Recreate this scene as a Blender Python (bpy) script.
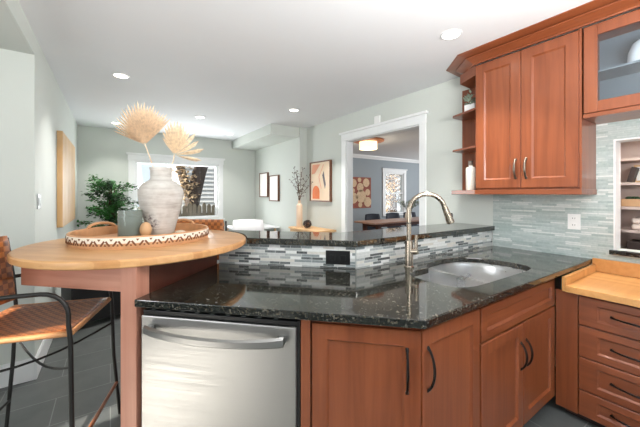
import bpy, bmesh, math, random
from math import pi, sin, cos, radians, sqrt, atan2
from mathutils import Vector, Matrix
random.seed(7)
S = bpy.context.scene
COL = S.collection
for o in list(bpy.data.objects):
    bpy.data.objects.remove(o, do_unlink=True)

# ------------------------------------------------------------------ camera
YAW = 34.5
H = 1.40
cd = bpy.data.cameras.new('camera'); cam = bpy.data.objects.new('camera', cd); COL.objects.link(cam)
cam.location = (0, 0, H); cam.rotation_euler = (pi/2, 0, -radians(YAW))
cd.sensor_width = 36; cd.sensor_fit = 'HORIZONTAL'; cd.lens = 36*305/640; cd.shift_y = -19.5/640
cd.clip_start = 0.02; cd.clip_end = 200
S.camera = cam
# ------------------------------------------------------------------ world, sun, window and added fill light, exposure
S.view_settings.view_transform = 'Standard'; S.view_settings.look = 'None'
S.view_settings.exposure = 0.52; S.view_settings.gamma = 1; S.view_settings.use_curve_mapping = False
W = bpy.data.worlds.new('world'); S.world = W; W.use_nodes = True
bg = W.node_tree.nodes['Background']; bg.inputs[0].default_value = (0.80, 0.90, 1.0, 1); bg.inputs[1].default_value = 0.8

def light(name, kind, loc, rot, energy, color=(1, 1, 1), **kw):
    d = bpy.data.lights.new(name, kind); d.energy = energy; d.color = color
    for k, v in kw.items(): setattr(d, k, v)
    o = bpy.data.objects.new(name, d); COL.objects.link(o); o.location = loc; o.rotation_euler = rot
    return o

def aim(direction):
    return Vector(direction).to_track_quat('-Z', 'Y').to_euler()

light('sun', 'SUN', (0, 0, 8), aim((0.90, 0.10, -0.46)), 8.0, (1.0, 0.93, 0.82), angle=0.012)
# daylight through the dining window and an assumed nook window; others are added fill
light('rear_fill', 'AREA', (1.2, -2.55, 1.30), aim((-0.3, 1, 1.1)), 14, (0.98, 0.98, 1.0), shape='RECTANGLE', size=2.9, size_y=2.0)  # added light at the unseen rear opening, tilted up to the ceiling
light('nook_daylight', 'AREA', (-3.14, 0.55, 1.34), aim((1, -0.1, 0.75)), 42, (0.98, 0.98, 1.0), shape='RECTANGLE', size=1.6, size_y=1.3)  # stands for daylight from an unseen window assumed in the nook
light('fill_uplight', 'AREA', (0.9, -0.5, 1.75), aim((0.12, 0.40, 1)), 98, (1.0, 0.98, 0.96), shape='RECTANGLE', size=1.0, size_y=0.8)  # added to brighten the ceiling; no lamp stands here
light('dining_daylight', 'AREA', (1.17, 7.15, 1.55), aim((0, -1, 0.7)), 52, (0.96, 0.98, 1.0), shape='RECTANGLE', size=1.6, size_y=1.2)
light('side_room_fill', 'AREA', (10.4, 4.0, 1.5), aim((-1, 0, 0.3)), 100, (0.96, 0.98, 1.0), shape='RECTANGLE', size=2.6, size_y=1.7)  # added to brighten the far room from an unseen opening

# ------------------------------------------------------------------ materials
def lin(c):
    r = []
    for v in c:
        v /= 255.0
        r.append(v/12.92 if v <= 0.04045 else ((v+0.055)/1.055)**2.4)
    return (r[0], r[1], r[2], 1)

class NT:
    def __init__(s, name):
        s.m = bpy.data.materials.new(name); s.m.use_nodes = True
        s.t = s.m.node_tree; s.b = s.t.nodes['Principled BSDF']; s.out = s.t.nodes['Material Output']
    def n(s, typ, **kw):
        nd = s.t.nodes.new(typ)
        for k, v in kw.items():
            if k.startswith('i_'):
                key = k[2:]
                key = int(key) if key.isdigit() else key.replace('_', ' ')
                nd.inputs[key].default_value = v
            else: setattr(nd, k, v)
        return nd
    def l(s, a, b): s.t.links.new(a, b)
    def coords(s, scale=(1, 1, 1), kind='Object', rot=(0, 0, 0), loc=(0, 0, 0)):
        tc = s.n('ShaderNodeTexCoord'); mp = s.n('ShaderNodeMapping')
        mp.inputs['Scale'].default_value = scale; mp.inputs['Rotation'].default_value = rot; mp.inputs['Location'].default_value = loc
        s.l(tc.outputs[kind], mp.inputs[0]); return mp.outputs[0]
    def ramp(s, fac, stops, interp='LINEAR'):
        r = s.n('ShaderNodeValToRGB'); r.color_ramp.interpolation = interp
        e = r.color_ramp.elements
        while len(e) < len(stops): e.new(0.5)
        for i, (p, c) in enumerate(stops): e[i].position = p; e[i].color = c
        s.l(fac, r.inputs[0]); return r.outputs[0]
    def noise(s, vec, scale=5, detail=3, rough=0.5, dist=0.0):
        n = s.n('ShaderNodeTexNoise'); n.inputs['Scale'].default_value = scale; n.inputs['Detail'].default_value = detail
        n.inputs['Roughness'].default_value = rough; n.inputs['Distortion'].default_value = dist
        s.l(vec, n.inputs['Vector']); return n.outputs['Fac']
    def mix(s, fac, a, b, mode='MIX'):
        m = s.n('ShaderNodeMix', data_type='RGBA', blend_type=mode)
        for sock, v in ((m.inputs['Factor'], fac), (m.inputs['A'], a), (m.inputs['B'], b)):
            if hasattr(v, 'is_linked'): s.l(v, sock)
            else: sock.default_value = v
        # the RGBA sockets share names: find the right ones
        return m
    def mixc(s, fac, a, b, mode='MIX'):
        m = s.n('ShaderNodeMixRGB', blend_type=mode)
        for i, v in enumerate((fac, a, b)):
            if hasattr(v, 'is_linked'): s.l(v, m.inputs[i])
            else: m.inputs[i].default_value = v
        return m.outputs[0]
    def bump(s, h, strength=0.2, dist=0.01):
        b = s.n('ShaderNodeBump'); b.inputs['Strength'].default_value = strength; b.inputs['Distance'].default_value = dist
        s.l(h, b.inputs['Height']); s.l(b.outputs[0], s.b.inputs['Normal'])
    def set(s, **kw):
        for k, v in kw.items():
            s.b.inputs[k.replace('_', ' ')].default_value = v
        return s

M = {}
def plain(name, rgb, rough=0.5, metal=0.0, var=0.04, scale=8, spec=None, **kw):
    t = NT(name); c = lin(rgb)
    v = t.noise(t.coords(), scale, 2)
    lo = tuple(max(0, x*(1-var)) for x in c[:3])+(1,); hi = tuple(min(1, x*(1+var)) for x in c[:3])+(1,)
    t.l(t.ramp(v, [(0.3, lo), (0.7, hi)]), t.b.inputs['Base Color'])
    t.set(Roughness=rough, Metallic=metal)
    if spec is not None: t.b.inputs['Specular IOR Level'].default_value = spec
    for k, x in kw.items(): t.b.inputs[k.replace('_', ' ')].default_value = x
    M[name] = t.m; return t.m

def wood(name, dark, light_, rough=0.35, axis='z', scale=1.0, coat=0.0):
    t = NT(name)
    sc = {'z': (22, 22, 1.3), 'x': (1.3, 22, 22), 'y': (22, 1.3, 22)}[axis]
    v = t.coords(tuple(q*scale for q in sc))
    a = t.noise(v, 1.0, 4, 0.55, 0.6)
    b = t.noise(t.coords((2, 2, 2)), 1.5, 2)
    col = t.ramp(a, [(0.28, lin(dark)), (0.72, lin(light_))])
    col = t.mixc(0.22, col, t.ramp(b, [(0.3, lin(dark)), (0.7, lin(light_))]))
    t.l(col, t.b.inputs['Base Color']); t.set(Roughness=rough)
    t.b.inputs['Coat Weight'].default_value = coat
    t.b.inputs['Coat Roughness'].default_value = 0.2
    M[name] = t.m; return t.m

plain('wall_paint', (205, 210, 204), 0.7, var=0.012, scale=2)
plain('blue_paint', (156, 165, 171), 0.7, var=0.012, scale=2)
plain('ceiling_paint', (226, 228, 230), 0.8, var=0.008, scale=2)
plain('trim_white', (236, 238, 238), 0.4, var=0.01)
plain('plastic_white', (240, 240, 238), 0.35, var=0.01)
plain('plastic_grey', (150, 155, 152), 0.35, var=0.02)
plain('black_plastic', (20, 20, 22), 0.3, var=0.05)
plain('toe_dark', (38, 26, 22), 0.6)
wood('cherry', (113, 56, 30), (146, 81, 48), 0.32, 'z', coat=0.25)
wood('cherry_h', (113, 56, 30), (146, 81, 48), 0.32, 'x', coat=0.25)
wood('cherry_hy', (113, 56, 30), (146, 81, 48), 0.32, 'y', coat=0.25)
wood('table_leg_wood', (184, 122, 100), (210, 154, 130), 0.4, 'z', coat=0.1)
wood('apron_wood', (184, 122, 100), (210, 154, 130), 0.4, 'x', coat=0.1)
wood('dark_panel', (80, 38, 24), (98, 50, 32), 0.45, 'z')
wood('pale_wood', (205, 160, 112), (226, 188, 140), 0.5, 'x')
wood('art_wood', (196, 150, 92), (224, 188, 140), 0.5, 'z', 0.5)
wood('frame_walnut', (92, 54, 34), (124, 78, 50), 0.4, 'z')
wood('pink_wood', (176, 134, 116), (200, 160, 142), 0.35, 'x')
wood('stool_wood', (128, 70, 40), (160, 96, 58), 0.4, 'x')
wood('fence_wood', (84, 76, 66), (128, 118, 102), 0.8, 'z')
wood('bark', (60, 50, 46), (104, 92, 84), 0.9, 'z')

def butcher(name, ax, w, l, c1, c2, rough=0.3, rot=0.0):
    t = NT(name)
    v = t.coords((1, 1, 1), rot=(0, 0, rot))
    br = t.n('ShaderNodeTexBrick'); t.l(v, br.inputs['Vector'])
    br.offset = 0.37
    br.inputs['Color1'].default_value = (0, 0, 0, 1); br.inputs['Color2'].default_value = (1, 1, 1, 1); br.inputs['Mortar'].default_value = (0.4, 0.4, 0.4, 1)
    br.inputs['Scale'].default_value = 1; br.inputs['Mortar Size'].default_value = 0.0006
    br.inputs['Brick Width'].default_value = l; br.inputs['Row Height'].default_value = w
    g = t.noise(t.coords((2, 40, 40), rot=(0, 0, rot)), 1.0, 4, 0.5, 0.4)
    base = t.ramp(br.outputs['Color'], [(0.0, lin(c1)), (1.0, lin(c2))])
    col = t.mixc(0.35, base, t.ramp(g, [(0.3, lin(c1)), (0.7, lin(c2))]))
    t.l(col, t.b.inputs['Base Color']); t.set(Roughness=rough); M[name] = t.m
butcher('butcher_table', 'x', 0.045, 0.7, (196, 138, 84), (226, 176, 122), 0.32)
butcher('butcher_desk', 'y', 0.045, 0.9, (192, 130, 68), (220, 166, 104), 0.3, pi/2)

# granite
t = NT('granite'); v = t.coords()
vo = t.n('ShaderNodeTexVoronoi'); vo.inputs['Scale'].default_value = 150; t.l(v, vo.inputs['Vector'])
n1 = t.noise(v, 55, 5, 0.7); n2 = t.noise(v, 9, 3, 0.6)
sep = t.n('ShaderNodeSeparateColor'); t.l(vo.outputs['Color'], sep.inputs[0])
flk = t.ramp(sep.outputs[0], [(0.0, lin((8, 10, 11))), (0.35, lin((22, 26, 26))), (0.55, lin((42, 46, 42))), (0.75, lin((76, 76, 66))), (0.90, lin((116, 104, 84))), (1.0, lin((140, 138, 130)))])
msk = t.ramp(n1, [(0.38, (0, 0, 0, 1)), (0.56, (1, 1, 1, 1))])
col = t.mixc(msk, lin((11, 13, 14)), flk)
col = t.mixc(0.35, col, t.ramp(n2, [(0.35, lin((10, 14, 15))), (0.7, lin((44, 44, 38)))]))
t.l(col, t.b.inputs['Base Color']); t.set(Roughness=0.06, IOR=1.85)
M['granite'] = t.m

def mosaic(name, row, width, stops, mort, rough=0.2, axis='x', msize=0.0012):
    t = NT(name)
    tc = t.n('ShaderNodeTexCoord'); sp = t.n('ShaderNodeSeparateXYZ'); cb = t.n('ShaderNodeCombineXYZ')
    t.l(tc.outputs['Object'], sp.inputs[0])
    t.l(sp.outputs['X' if axis == 'x' else 'Y'], cb.inputs[0]); t.l(sp.outputs['Z'], cb.inputs[1])
    br = t.n('ShaderNodeTexBrick'); t.l(cb.outputs[0], br.inputs['Vector']); br.offset = 0.43; br.offset_frequency = 3; br.squash = 0.62; br.squash_frequency = 2
    br.inputs['Color1'].default_value = (0, 0, 0, 1); br.inputs['Color2'].default_value = (1, 1, 1, 1); br.inputs['Mortar'].default_value = (0.5, 0.5, 0.5, 1)
    br.inputs['Scale'].default_value = 1; br.inputs['Mortar Size'].default_value = msize; br.inputs['Mortar Smooth'].default_value = 0.1
    br.inputs['Brick Width'].default_value = width; br.inputs['Row Height'].default_value = row
    base = t.ramp(br.outputs['Color'], stops, 'CONSTANT')
    sw = t.noise(t.coords((1, 1, 1)), 60, 3)
    base = t.mixc(0.12, base, t.ramp(sw, [(0.3, lin((120, 124, 122))), (0.7, lin((240, 240, 236)))]))
    col = t.mixc(br.outputs['Fac'], base, lin(mort))
    t.l(col, t.b.inputs['Base Color']); t.set(Roughness=rough)
    inv = t.n('ShaderNodeMath', operation='SUBTRACT'); inv.inputs[0].default_value = 1; t.l(br.outputs['Fac'], inv.inputs[1])
    t.bump(inv.outputs[0], 0.35, 0.002)
    M[name] = t.m
mosaic('bar_mosaic', 0.0185, 0.12, [(0.0, lin((78, 86, 88))), (0.18, lin((192, 194, 192))), (0.36, lin((220, 222, 220))), (0.50, lin((122, 132, 134))), (0.63, lin((204, 201, 192))), (0.75, lin((156, 162, 161))), (0.88, lin((54, 60, 62)))], (206, 208, 205), 0.18)
mosaic('aqua_mosaic', 0.0145, 0.16, [(0.0, lin((164, 180, 177))), (0.22, lin((186, 198, 195))), (0.45, lin((176, 190, 188))), (0.66, lin((192, 203, 200))), (0.86, lin((216, 221, 218)))], (172, 186, 183), 0.15, 'y', 0.0012)

# floor tile
t = NT('slate_tile'); v = t.coords()
br = t.n('ShaderNodeTexBrick'); t.l(v, br.inputs['Vector']); br.offset = 0.5
br.inputs['Color1'].default_value = lin((84, 88, 88)); br.inputs['Color2'].default_value = lin((98, 101, 100)); br.inputs['Mortar'].default_value = lin((140, 142, 140))
br.inputs['Scale'].default_value = 1; br.inputs['Mortar Size'].default_value = 0.003; br.inputs['Brick Width'].default_value = 0.61; br.inputs['Row Height'].default_value = 0.305
n = t.noise(v, 7, 5, 0.6)
t.l(t.mixc(0.3, br.outputs['Color'], t.ramp(n, [(0.3, lin((70, 74, 74))), (0.7, lin((112, 114, 112)))])), t.b.inputs['Base Color']); t.set(Roughness=0.35)
M['slate_tile'] = t.m
wood('floor_oak', (120, 86, 60), (150, 112, 80), 0.4, 'x')

# metals
def brushed(name, rgb, rough, sc):
    t = NT(name); a = t.noise(t.coords(sc), 1.0, 3, 0.6)
    c = lin(rgb)
    t.l(t.ramp(a, [(0.3, tuple(x*0.94 for x in c[:3])+(1,)), (0.7, c)]), t.b.inputs['Base Color'])
    r = t.ramp(a, [(0.3, (rough*0.8,)*3+(1,)), (0.7, (rough*1.2,)*3+(1,))])
    t.l(r, t.b.inputs['Roughness']); t.set(Metallic=1.0); M[name] = t.m
brushed('steel_brushed', (172, 171, 169), 0.40, (1.5, 1.5, 260))
brushed('steel_sink', (214, 214, 214), 0.30, (6, 6, 6))
brushed('nickel', (176, 164, 148), 0.25, (60, 60, 8))
brushed('pewter', (118, 108, 98), 0.35, (60, 60, 8))
brushed('black_bronze', (48, 46, 46), 0.32, (60, 60, 8))
brushed('black_metal', (74, 73, 72), 0.40, (60, 60, 8))

# glass
def glass(name, tint=(1, 1, 1), refl=0.9, ior=1.45, base_mix=0.0, basec=(0.5, 0.5, 0.5)):
    t = NT(name); N = t.t.nodes
    tr = t.n('ShaderNodeBsdfTransparent'); tr.inputs[0].default_value = tuple(tint)+(1,)
    gl = t.n('ShaderNodeBsdfGlossy'); gl.inputs['Roughness'].default_value = 0.02
    fr = t.n('ShaderNodeFresnel'); fr.inputs[0].default_value = ior
    mx = t.n('ShaderNodeMixShader'); geo = t.n('ShaderNodeNewGeometry'); sb = t.n('ShaderNodeMath', operation='SUBTRACT'); sb.inputs[0].default_value = 1; t.l(geo.outputs['Backfacing'], sb.inputs[1])
    ml = t.n('ShaderNodeMath', operation='MULTIPLY'); t.l(fr.outputs[0], ml.inputs[0]); t.l(sb.outputs[0], ml.inputs[1]); t.l(ml.outputs[0], mx.inputs[0]); t.l(tr.outputs[0], mx.inputs[1]); t.l(gl.outputs[0], mx.inputs[2])
    t.l(mx.outputs[0], t.out.inputs[0]); M[name] = t.m
glass('window_glass', (0.97, 0.98, 0.98)); glass('cabinet_glass', (0.86, 0.90, 0.93), ior=1.7); plain('smoke_glass', (138, 150, 143), 0.12, var=0.02, Alpha=0.55)

# weave
def weave(name, c1, c2, axes, n=26):
    t = NT(name)
    sc = tuple((n if a in axes else 0.0001) for a in 'xyz')
    v = t.coords(sc, loc=(0.31, 0.31, 0.31))
    ck = t.n('ShaderNodeTexChecker'); ck.inputs['Scale'].default_value = 1; t.l(v, ck.inputs[0])
    ck.inputs[1].default_value = lin(c1); ck.inputs[2].default_value = lin(c2)
    nz = t.noise(t.coords(), 30, 3)
    t.l(t.mixc(0.22, ck.outputs[0], t.ramp(nz, [(0.3, lin((104, 56, 24))), (0.7, lin((200, 138, 80)))])), t.b.inputs['Base Color'])
    t.set(Roughness=0.45)
    wv = []
    for a in axes:
        s2 = tuple((n*1.0 if q == a else 0.0001) for q in 'xyz')
    t.bump(ck.outputs['Fac'], 0.5, 0.004); M[name] = t.m
weave('leather_weave_seat', (104, 52, 24), (168, 98, 54), 'xy', 46)
weave('leather_weave_back', (124, 62, 24), (186, 110, 52), 'yz', 34)
plain('leather_edge', (196, 140, 92), 0.5, var=0.12, scale=60)

# vase
t = NT('whitewashed_clay'); 
a = t.noise(t.coords((3, 3, 34)), 1.0, 5, 0.65, 0.5); b = t.noise(t.coords(), 14, 4, 0.6)
col = t.ramp(a, [(0.25, lin((164, 154, 144))), (0.5, lin((204, 199, 192))), (0.75, lin((222, 219, 214)))])
col = t.mixc(0.18, col, t.ramp(b, [(0.35, lin((160, 148, 138))), (0.6, lin((236, 234, 230)))]))
# a worn charcoal blotch low on the front
tc = t.n('ShaderNodeTexCoord'); ds = t.n('ShaderNodeVectorMath', operation='DISTANCE'); ds.inputs[1].default_value = (-0.035, -0.105, 0.085)
t.l(tc.outputs['Object'], ds.inputs[0])
near = t.ramp(ds.outputs['Value'], [(0.035, (1, 1, 1, 1)), (0.085, (0, 0, 0, 1))])
sp = t.ramp(t.noise(t.coords((1, 1, 1.4)), 42, 4, 0.7), [(0.46, (0, 0, 0, 1)), (0.58, (1, 1, 1, 1))])
col = t.mixc(t.mixc(1.0, near, sp, 'MULTIPLY'), col, lin((92, 80, 84)))
t.l(col, t.b.inputs['Base Color']); t.set(Roughness=0.85); t.bump(a, 0.25, 0.006); M['whitewashed_clay'] = t.m

plain('dried_palm', (238, 214, 184), 0.8, var=0.14, scale=55)
plain('dried_palm_pale', (240, 218, 188), 0.8, var=0.18, scale=55)
plain('tray_wood', (206, 156, 112), 0.55, var=0.10, scale=20)
plain('tray_white', (232, 222, 206), 0.6, var=0.04)
plain('tray_dark', (120, 74, 42), 0.6, var=0.08)
plain('wax', (146, 158, 146), 0.5)
plain('bead_wood', (206, 166, 124), 0.5, var=0.08)
plain('cream', (236, 224, 200), 0.6)
plain('leaf_green', (62, 128, 58), 0.45, var=0.35, scale=9)
plain('leaf_dark', (36, 72, 40), 0.45, var=0.3, scale=9)
plain('leaf_sage', (150, 166, 148), 0.6, var=0.25, scale=30)
plain('pot_grey', (120, 122, 120), 0.7)
plain('twig', (84, 66, 54), 0.8, var=0.2)
plain('blush_ceramic', (222, 196, 170), 0.6)
plain('paper', (244, 242, 238), 0.7, var=0.01)
plain('art_cream', (238, 214, 186), 0.7, var=0.03)
plain('art_peach', (230, 160, 128), 0.7, var=0.06)
plain('art_orange', (224, 122, 70), 0.7, var=0.06)
plain('art_grey', (120, 112, 116), 0.7, var=0.06)
plain('white_shell', (240, 240, 242), 0.35, var=0.01)
plain('navy_fabric', (34, 40, 54), 0.75, var=0.15, scale=40)
plain('black_leather', (28, 28, 30), 0.4, var=0.1, scale=20)
plain('pillow_grey', (160, 168, 158), 0.9, var=0.15, scale=60)
plain('niche_paint', (206, 188, 180), 0.6, var=0.02)
plain('box_dark', (58, 44, 40), 0.6, var=0.1)
plain('towel', (226, 212, 202), 0.9, var=0.06, scale=50)
plain('bottle_white', (222, 218, 208), 0.4, var=0.08, scale=70)
plain('bottle_cap', (124, 112, 104), 0.4)
plain('cabinet_inside', (122, 128, 132), 0.6, var=0.03)
plain('porcelain', (238, 238, 238), 0.2, var=0.01)
plain('siding', (216, 216, 216), 0.7, var=0.02)
plain('brick_red', (158, 92, 76), 0.8, var=0.2, scale=20)
plain('roof_grey', (150, 140, 136), 0.9, var=0.12, scale=20)
plain('ivy_tan', (170, 146, 116), 0.9, var=0.4, scale=18)
plain('ground_dirt', (120, 116, 96), 1.0, var=0.2, scale=3)
plain('lamp_shade', (250, 240, 215), 0.8, var=0.02)
plain('copper_canopy', (206, 130, 84), 0.35, var=0.04)
plain('foliage_out', (214, 176, 124), 0.9, var=0.4, scale=6)

def emis(name, rgb, st):
    t = NT(name); t.b.inputs['Base Color'].default_value = lin(rgb); t.b.inputs['Emission Color'].default_value = lin(rgb); t.b.inputs['Emission Strength'].default_value = st; M[name] = t.m
emis('downlight_glow', (255, 246, 232), 6.0); emis('shade_glow', (255, 232, 190), 1.1)

# ------------------------------------------------------------------ mesh helpers
class B:
    def __init__(s): s.bm = bmesh.new()
    def face(s, pts):
        vs = [s.bm.verts.new(p) for p in pts]
        return s.bm.faces.new(vs)
    def box(s, x0, x1, y0, y1, z0, z1):
        v = [s.bm.verts.new(p) for p in ((x0,y0,z0),(x1,y0,z0),(x1,y1,z0),(x0,y1,z0),(x0,y0,z1),(x1,y0,z1),(x1,y1,z1),(x0,y1,z1))]
        for f in ((3,2,1,0),(4,5,6,7),(0,1,5,4),(1,2,6,5),(2,3,7,6),(3,0,4,7)): s.bm.faces.new([v[i] for i in f])
        return s
    def prism(s, poly, z0, z1, holes=()):
        def area(p): return sum(p[i][0]*p[(i+1) % len(p)][1]-p[(i+1) % len(p)][0]*p[i][1] for i in range(len(p)))
        if area(poly) < 0: poly = poly[::-1]
        loops = [list(poly)]+[(list(h) if area(h) < 0 else list(h)[::-1]) for h in holes]
        top = [[s.bm.verts.new((x, y, z1)) for x, y in L] for L in loops]
        bot = [[s.bm.verts.new((x, y, z0)) for x, y in L] for L in loops]
        for T, Bt in zip(top, bot):
            n = len(T)
            for i in range(n):
                j = (i+1) % n
                s.bm.faces.new((Bt[i], Bt[j], T[j], T[i]))
        if len(loops) == 1:
            s.bm.faces.new(top[0]); s.bm.faces.new(bot[0][::-1])
        else:
            for lay, up in ((top, 1), (bot, -1)):
                es = []
                for L in lay:
                    for i in range(len(L)): es.append(s.bm.edges.get((L[i], L[(i+1) % len(L)])))
                r = bmesh.ops.triangle_fill(s.bm, use_beauty=True, use_dissolve=False, edges=es)
                for f in r['geom']:
                    if isinstance(f, bmesh.types.BMFace):
                        f.normal_update()
                        if f.normal.z*up < 0: f.normal_flip()
        return s
    def loft(s, loops, cap0=True, cap1=True, closed=True):
        R = [[s.bm.verts.new(p) for p in L] for L in loops]
        n = len(R[0])
        for a, b in zip(R, R[1:]):
            for i in range(n if closed else n-1):
                j = (i+1) % n; s.bm.faces.new((a[i], a[j], b[j], b[i]))
        if cap0: s.bm.faces.new(R[0][::-1])
        if cap1: s.bm.faces.new(R[-1])
        return s
    def lathe(s, prof, c=(0, 0, 0), seg=32, cap0=True, cap1=True):
        return s.loft([[(c[0]+r*cos(2*pi*i/seg), c[1]+r*sin(2*pi*i/seg), c[2]+z) for i in range(seg)] for r, z in prof], cap0, cap1)
    def tube(s, pts, r, seg=10, closed=False):
        P = [Vector(p) for p in pts]; n = len(P); rr = r if isinstance(r, (list, tuple)) else [r]*n
        loops = []; prev = None
        for i in range(n):
            if closed: tg = P[(i+1) % n]-P[i-1]
            else: tg = P[min(i+1, n-1)]-P[max(i-1, 0)]
            tg.normalize()
            if prev is None:
                up = Vector((0, 0, 1)) if abs(tg.z) < 0.9 else Vector((1, 0, 0))
                a = tg.cross(up).normalized()
            else:
                a = (prev-tg*prev.dot(tg)).normalized()
            prev = a; b = tg.cross(a)
            loops.append([tuple(P[i]+a*(rr[i]*cos(2*pi*k/seg))+b*(rr[i]*sin(2*pi*k/seg))) for k in range(seg)])
        if closed: loops.append(loops[0]); return s.loft(loops, False, False)
        return s.loft(loops)
    def ball(s, c, r, sx=1, sy=1, sz=1, seg=20):
        m = Matrix.Translation(c) @ Matrix.Diagonal((sx*r, sy*r, sz*r, 1))
        bmesh.ops.create_uvsphere(s.bm, u_segments=seg, v_segments=seg//2+2, radius=1, matrix=m); return s
    def sweep(s, path, prof, closed=False):
        # path: list of (x,y) ; prof: list of (offset,z): offset to the right-hand side of travel
        n = len(path); loops = []
        for i in range(n):
            p = Vector(path[i])
            d0 = (p-Vector(path[i-1])).normalized() if i > 0 else None
            d1 = (Vector(path[i+1])-p).normalized() if i < n-1 else None
            if d0 is None: d0 = d1
            if d1 is None: d1 = d0
            n0 = Vector((d0.y, -d0.x)); n1 = Vector((d1.y, -d1.x)); m = (n0+n1).normalized(); k = 1/max(0.3, m.dot(n0))
            loops.append([(p.x+m.x*o*k, p.y+m.y*o*k, z) for o, z in prof])
        return s.loft(loops)
    def obj(s, name, mat, parent=None, bevel=0.0, smooth=None, solid=0.0, seg=2, sub=0):
        bmesh.ops.recalc_face_normals(s.bm, faces=s.bm.faces)
        me = bpy.data.meshes.new(name); s.bm.to_mesh(me); s.bm.free()
        o = bpy.data.objects.new(name, me); COL.objects.link(o); me.materials.append(M[mat])
        if parent: o.parent = parent
        if solid:
            m = o.modifiers.new('solid', 'SOLIDIFY'); m.thickness = solid; m.offset = 0
        if sub:
            m = o.modifiers.new('sub', 'SUBSURF'); m.levels = sub; m.render_levels = sub
        if bevel:
            m = o.modifiers.new('bevel', 'BEVEL'); m.width = bevel; m.segments = seg; m.limit_method = 'ANGLE'; m.angle_limit = radians(40)
        if smooth is not None:
            me.polygons.foreach_set('use_smooth', [True]*len(me.polygons))
            if smooth > 0 and hasattr(me, 'set_sharp_from_angle'): me.set_sharp_from_angle(angle=radians(smooth))
        return o

def tag(o, label=None, cat=None, group=None, kind=None):
    if label: o['label'] = label
    if cat: o['category'] = cat
    if group: o['group'] = group
    if kind: o['kind'] = kind
    return o
def thing(name, label, cat, loc=(0, 0, 0), rz=0.0, group=None):
    o = bpy.data.objects.new(name, None); COL.objects.link(o); o.empty_display_size = 0.1
    o.location = loc; o.rotation_euler = (0, 0, rz); return tag(o, label, cat, group)
def struct(name, b, mat, parent=None, **kw):
    o = b.obj(name, mat, parent, **kw); o['kind'] = 'structure'; return o
def kids(o): return [c for c in bpy.data.objects if c.parent == o]
def dup(root, loc, rz, label=None, group=None):
    r = root.copy(); COL.objects.link(r); r.location = loc; r.rotation_euler = (0, 0, rz)
    if label: r['label'] = label
    if group: r['group'] = group
    def rec(a, b):
        for ch in kids(a):
            c = ch.copy(); COL.objects.link(c); c.parent = b; rec(ch, c)
    rec(root, r); return r

# ================================================================== SETTING
ZC = 2.61; XL = -0.473; XR = 2.98; YB = 6.84; YJ = 3.126; ZA = 2.457
struct('floor', B().box(-3.1, 3.1, -2.4, 7.0, -0.1, 0), 'slate_tile')
struct('floor_side_room', B().box(3.1, 10.3, 0.9, 7.0, -0.1, 0), 'floor_oak')
struct('ceiling', B().box(-0.6, 3.1, -2.4, 7.0, ZC, ZC+0.1), 'ceiling_paint')
struct('ceiling_side_room', B().box(3.1, 10.3, 0.9, 7.0, 2.57, 2.71), 'ceiling_paint')
struct('ceiling_nook', B().box(-3.1, XL-0.001, -2.4, YJ-0.001, ZA-0.004, ZA-0.0005).box(-3.1, -0.601, -2.4, YJ+0.12, ZA+0.0005, ZC), 'wall_paint')
struct('wall_left', B().box(-0.6, XL, YJ, YB, 0, ZC).box(-0.6, XL, -2.4, YJ, ZA, ZC).box(-3.1, -0.6, YJ, YJ+0.12, 0, ZA), 'wall_paint')
# nook side wall, unseen: slits and a wide opening added to shape incoming light
nw = B()
nw.box(-3.1, -3.0, -2.4, YJ, 0, 0.62).box(-3.1, -3.0, -2.4, YJ, 2.3, ZA).box(-3.1, -3.0, -2.4, -0.2, 0.62, 2.3).box(-3.1, -3.0, 1.38, 1.52, 0.62, 2.3)
nw.box(-3.1, -3.0, 1.66, 1.96, 0.62, 2.3).box(-3.1, -3.0, 2.1, YJ, 0.62, 2.3).box(-3.1, -3.0, -0.2, 1.38, 1.9, 2.3).box(-3.1, -3.0, -0.2, 1.38, 0.62, 0.75)
struct('wall_nook_side', nw, 'wall_paint')
# rear wall behind the camera; its wide opening is added to let light in
struct('wall_rear', B().box(-3.1, -0.3, -2.5, -2.4, 0, ZC).box(2.7, 3.1, -2.5, -2.4, 0, ZC).box(-0.3, 2.7, -2.5, -2.4, 2.35, ZC), 'wall_paint')
WX0, WX1, WZ0, WZ1 = 0.38, 1.97, 0.88, 2.05
struct('wall_back', B().box(-0.6, WX0, YB, YB+0.12, 0, ZC).box(WX1, 3.0, YB, YB+0.12, 0, ZC).box(WX0, WX1, YB, YB+0.12, 0, WZ0).box(WX0, WX1, YB, YB+0.12, WZ1, ZC), 'wall_paint')
# right wall: doorway and pass-through are real openings
DY0, DY1, DZ = 2.27, 3.62, 2.215
PY0, PY1, PZ0, PZ1 = -0.15, 0.61, 1.0, 1.79
wr = B()
wr.box(XR, 3.1, -2.4, PY0, 0, ZC).box(XR, 3.1, PY0, PY1, 0, PZ0).box(XR, 3.1, PY0, PY1, PZ1, ZC).box(XR, 3.1, PY1, DY0, 0, ZC)
wr.box(XR, 3.1, DY0, DY1, DZ, ZC).box(XR, 3.1, DY1, YB, 0, ZC)
struct('wall_right', wr, 'wall_paint')
struct('wall_dining_right', B().box(2.83, XR, 4.76, YB, 0, ZC), 'wall_paint')
struct('ceiling_soffit', B().box(2.27, 2.83, 4.79, YB, 2.43, ZC), 'wall_paint')
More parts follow.
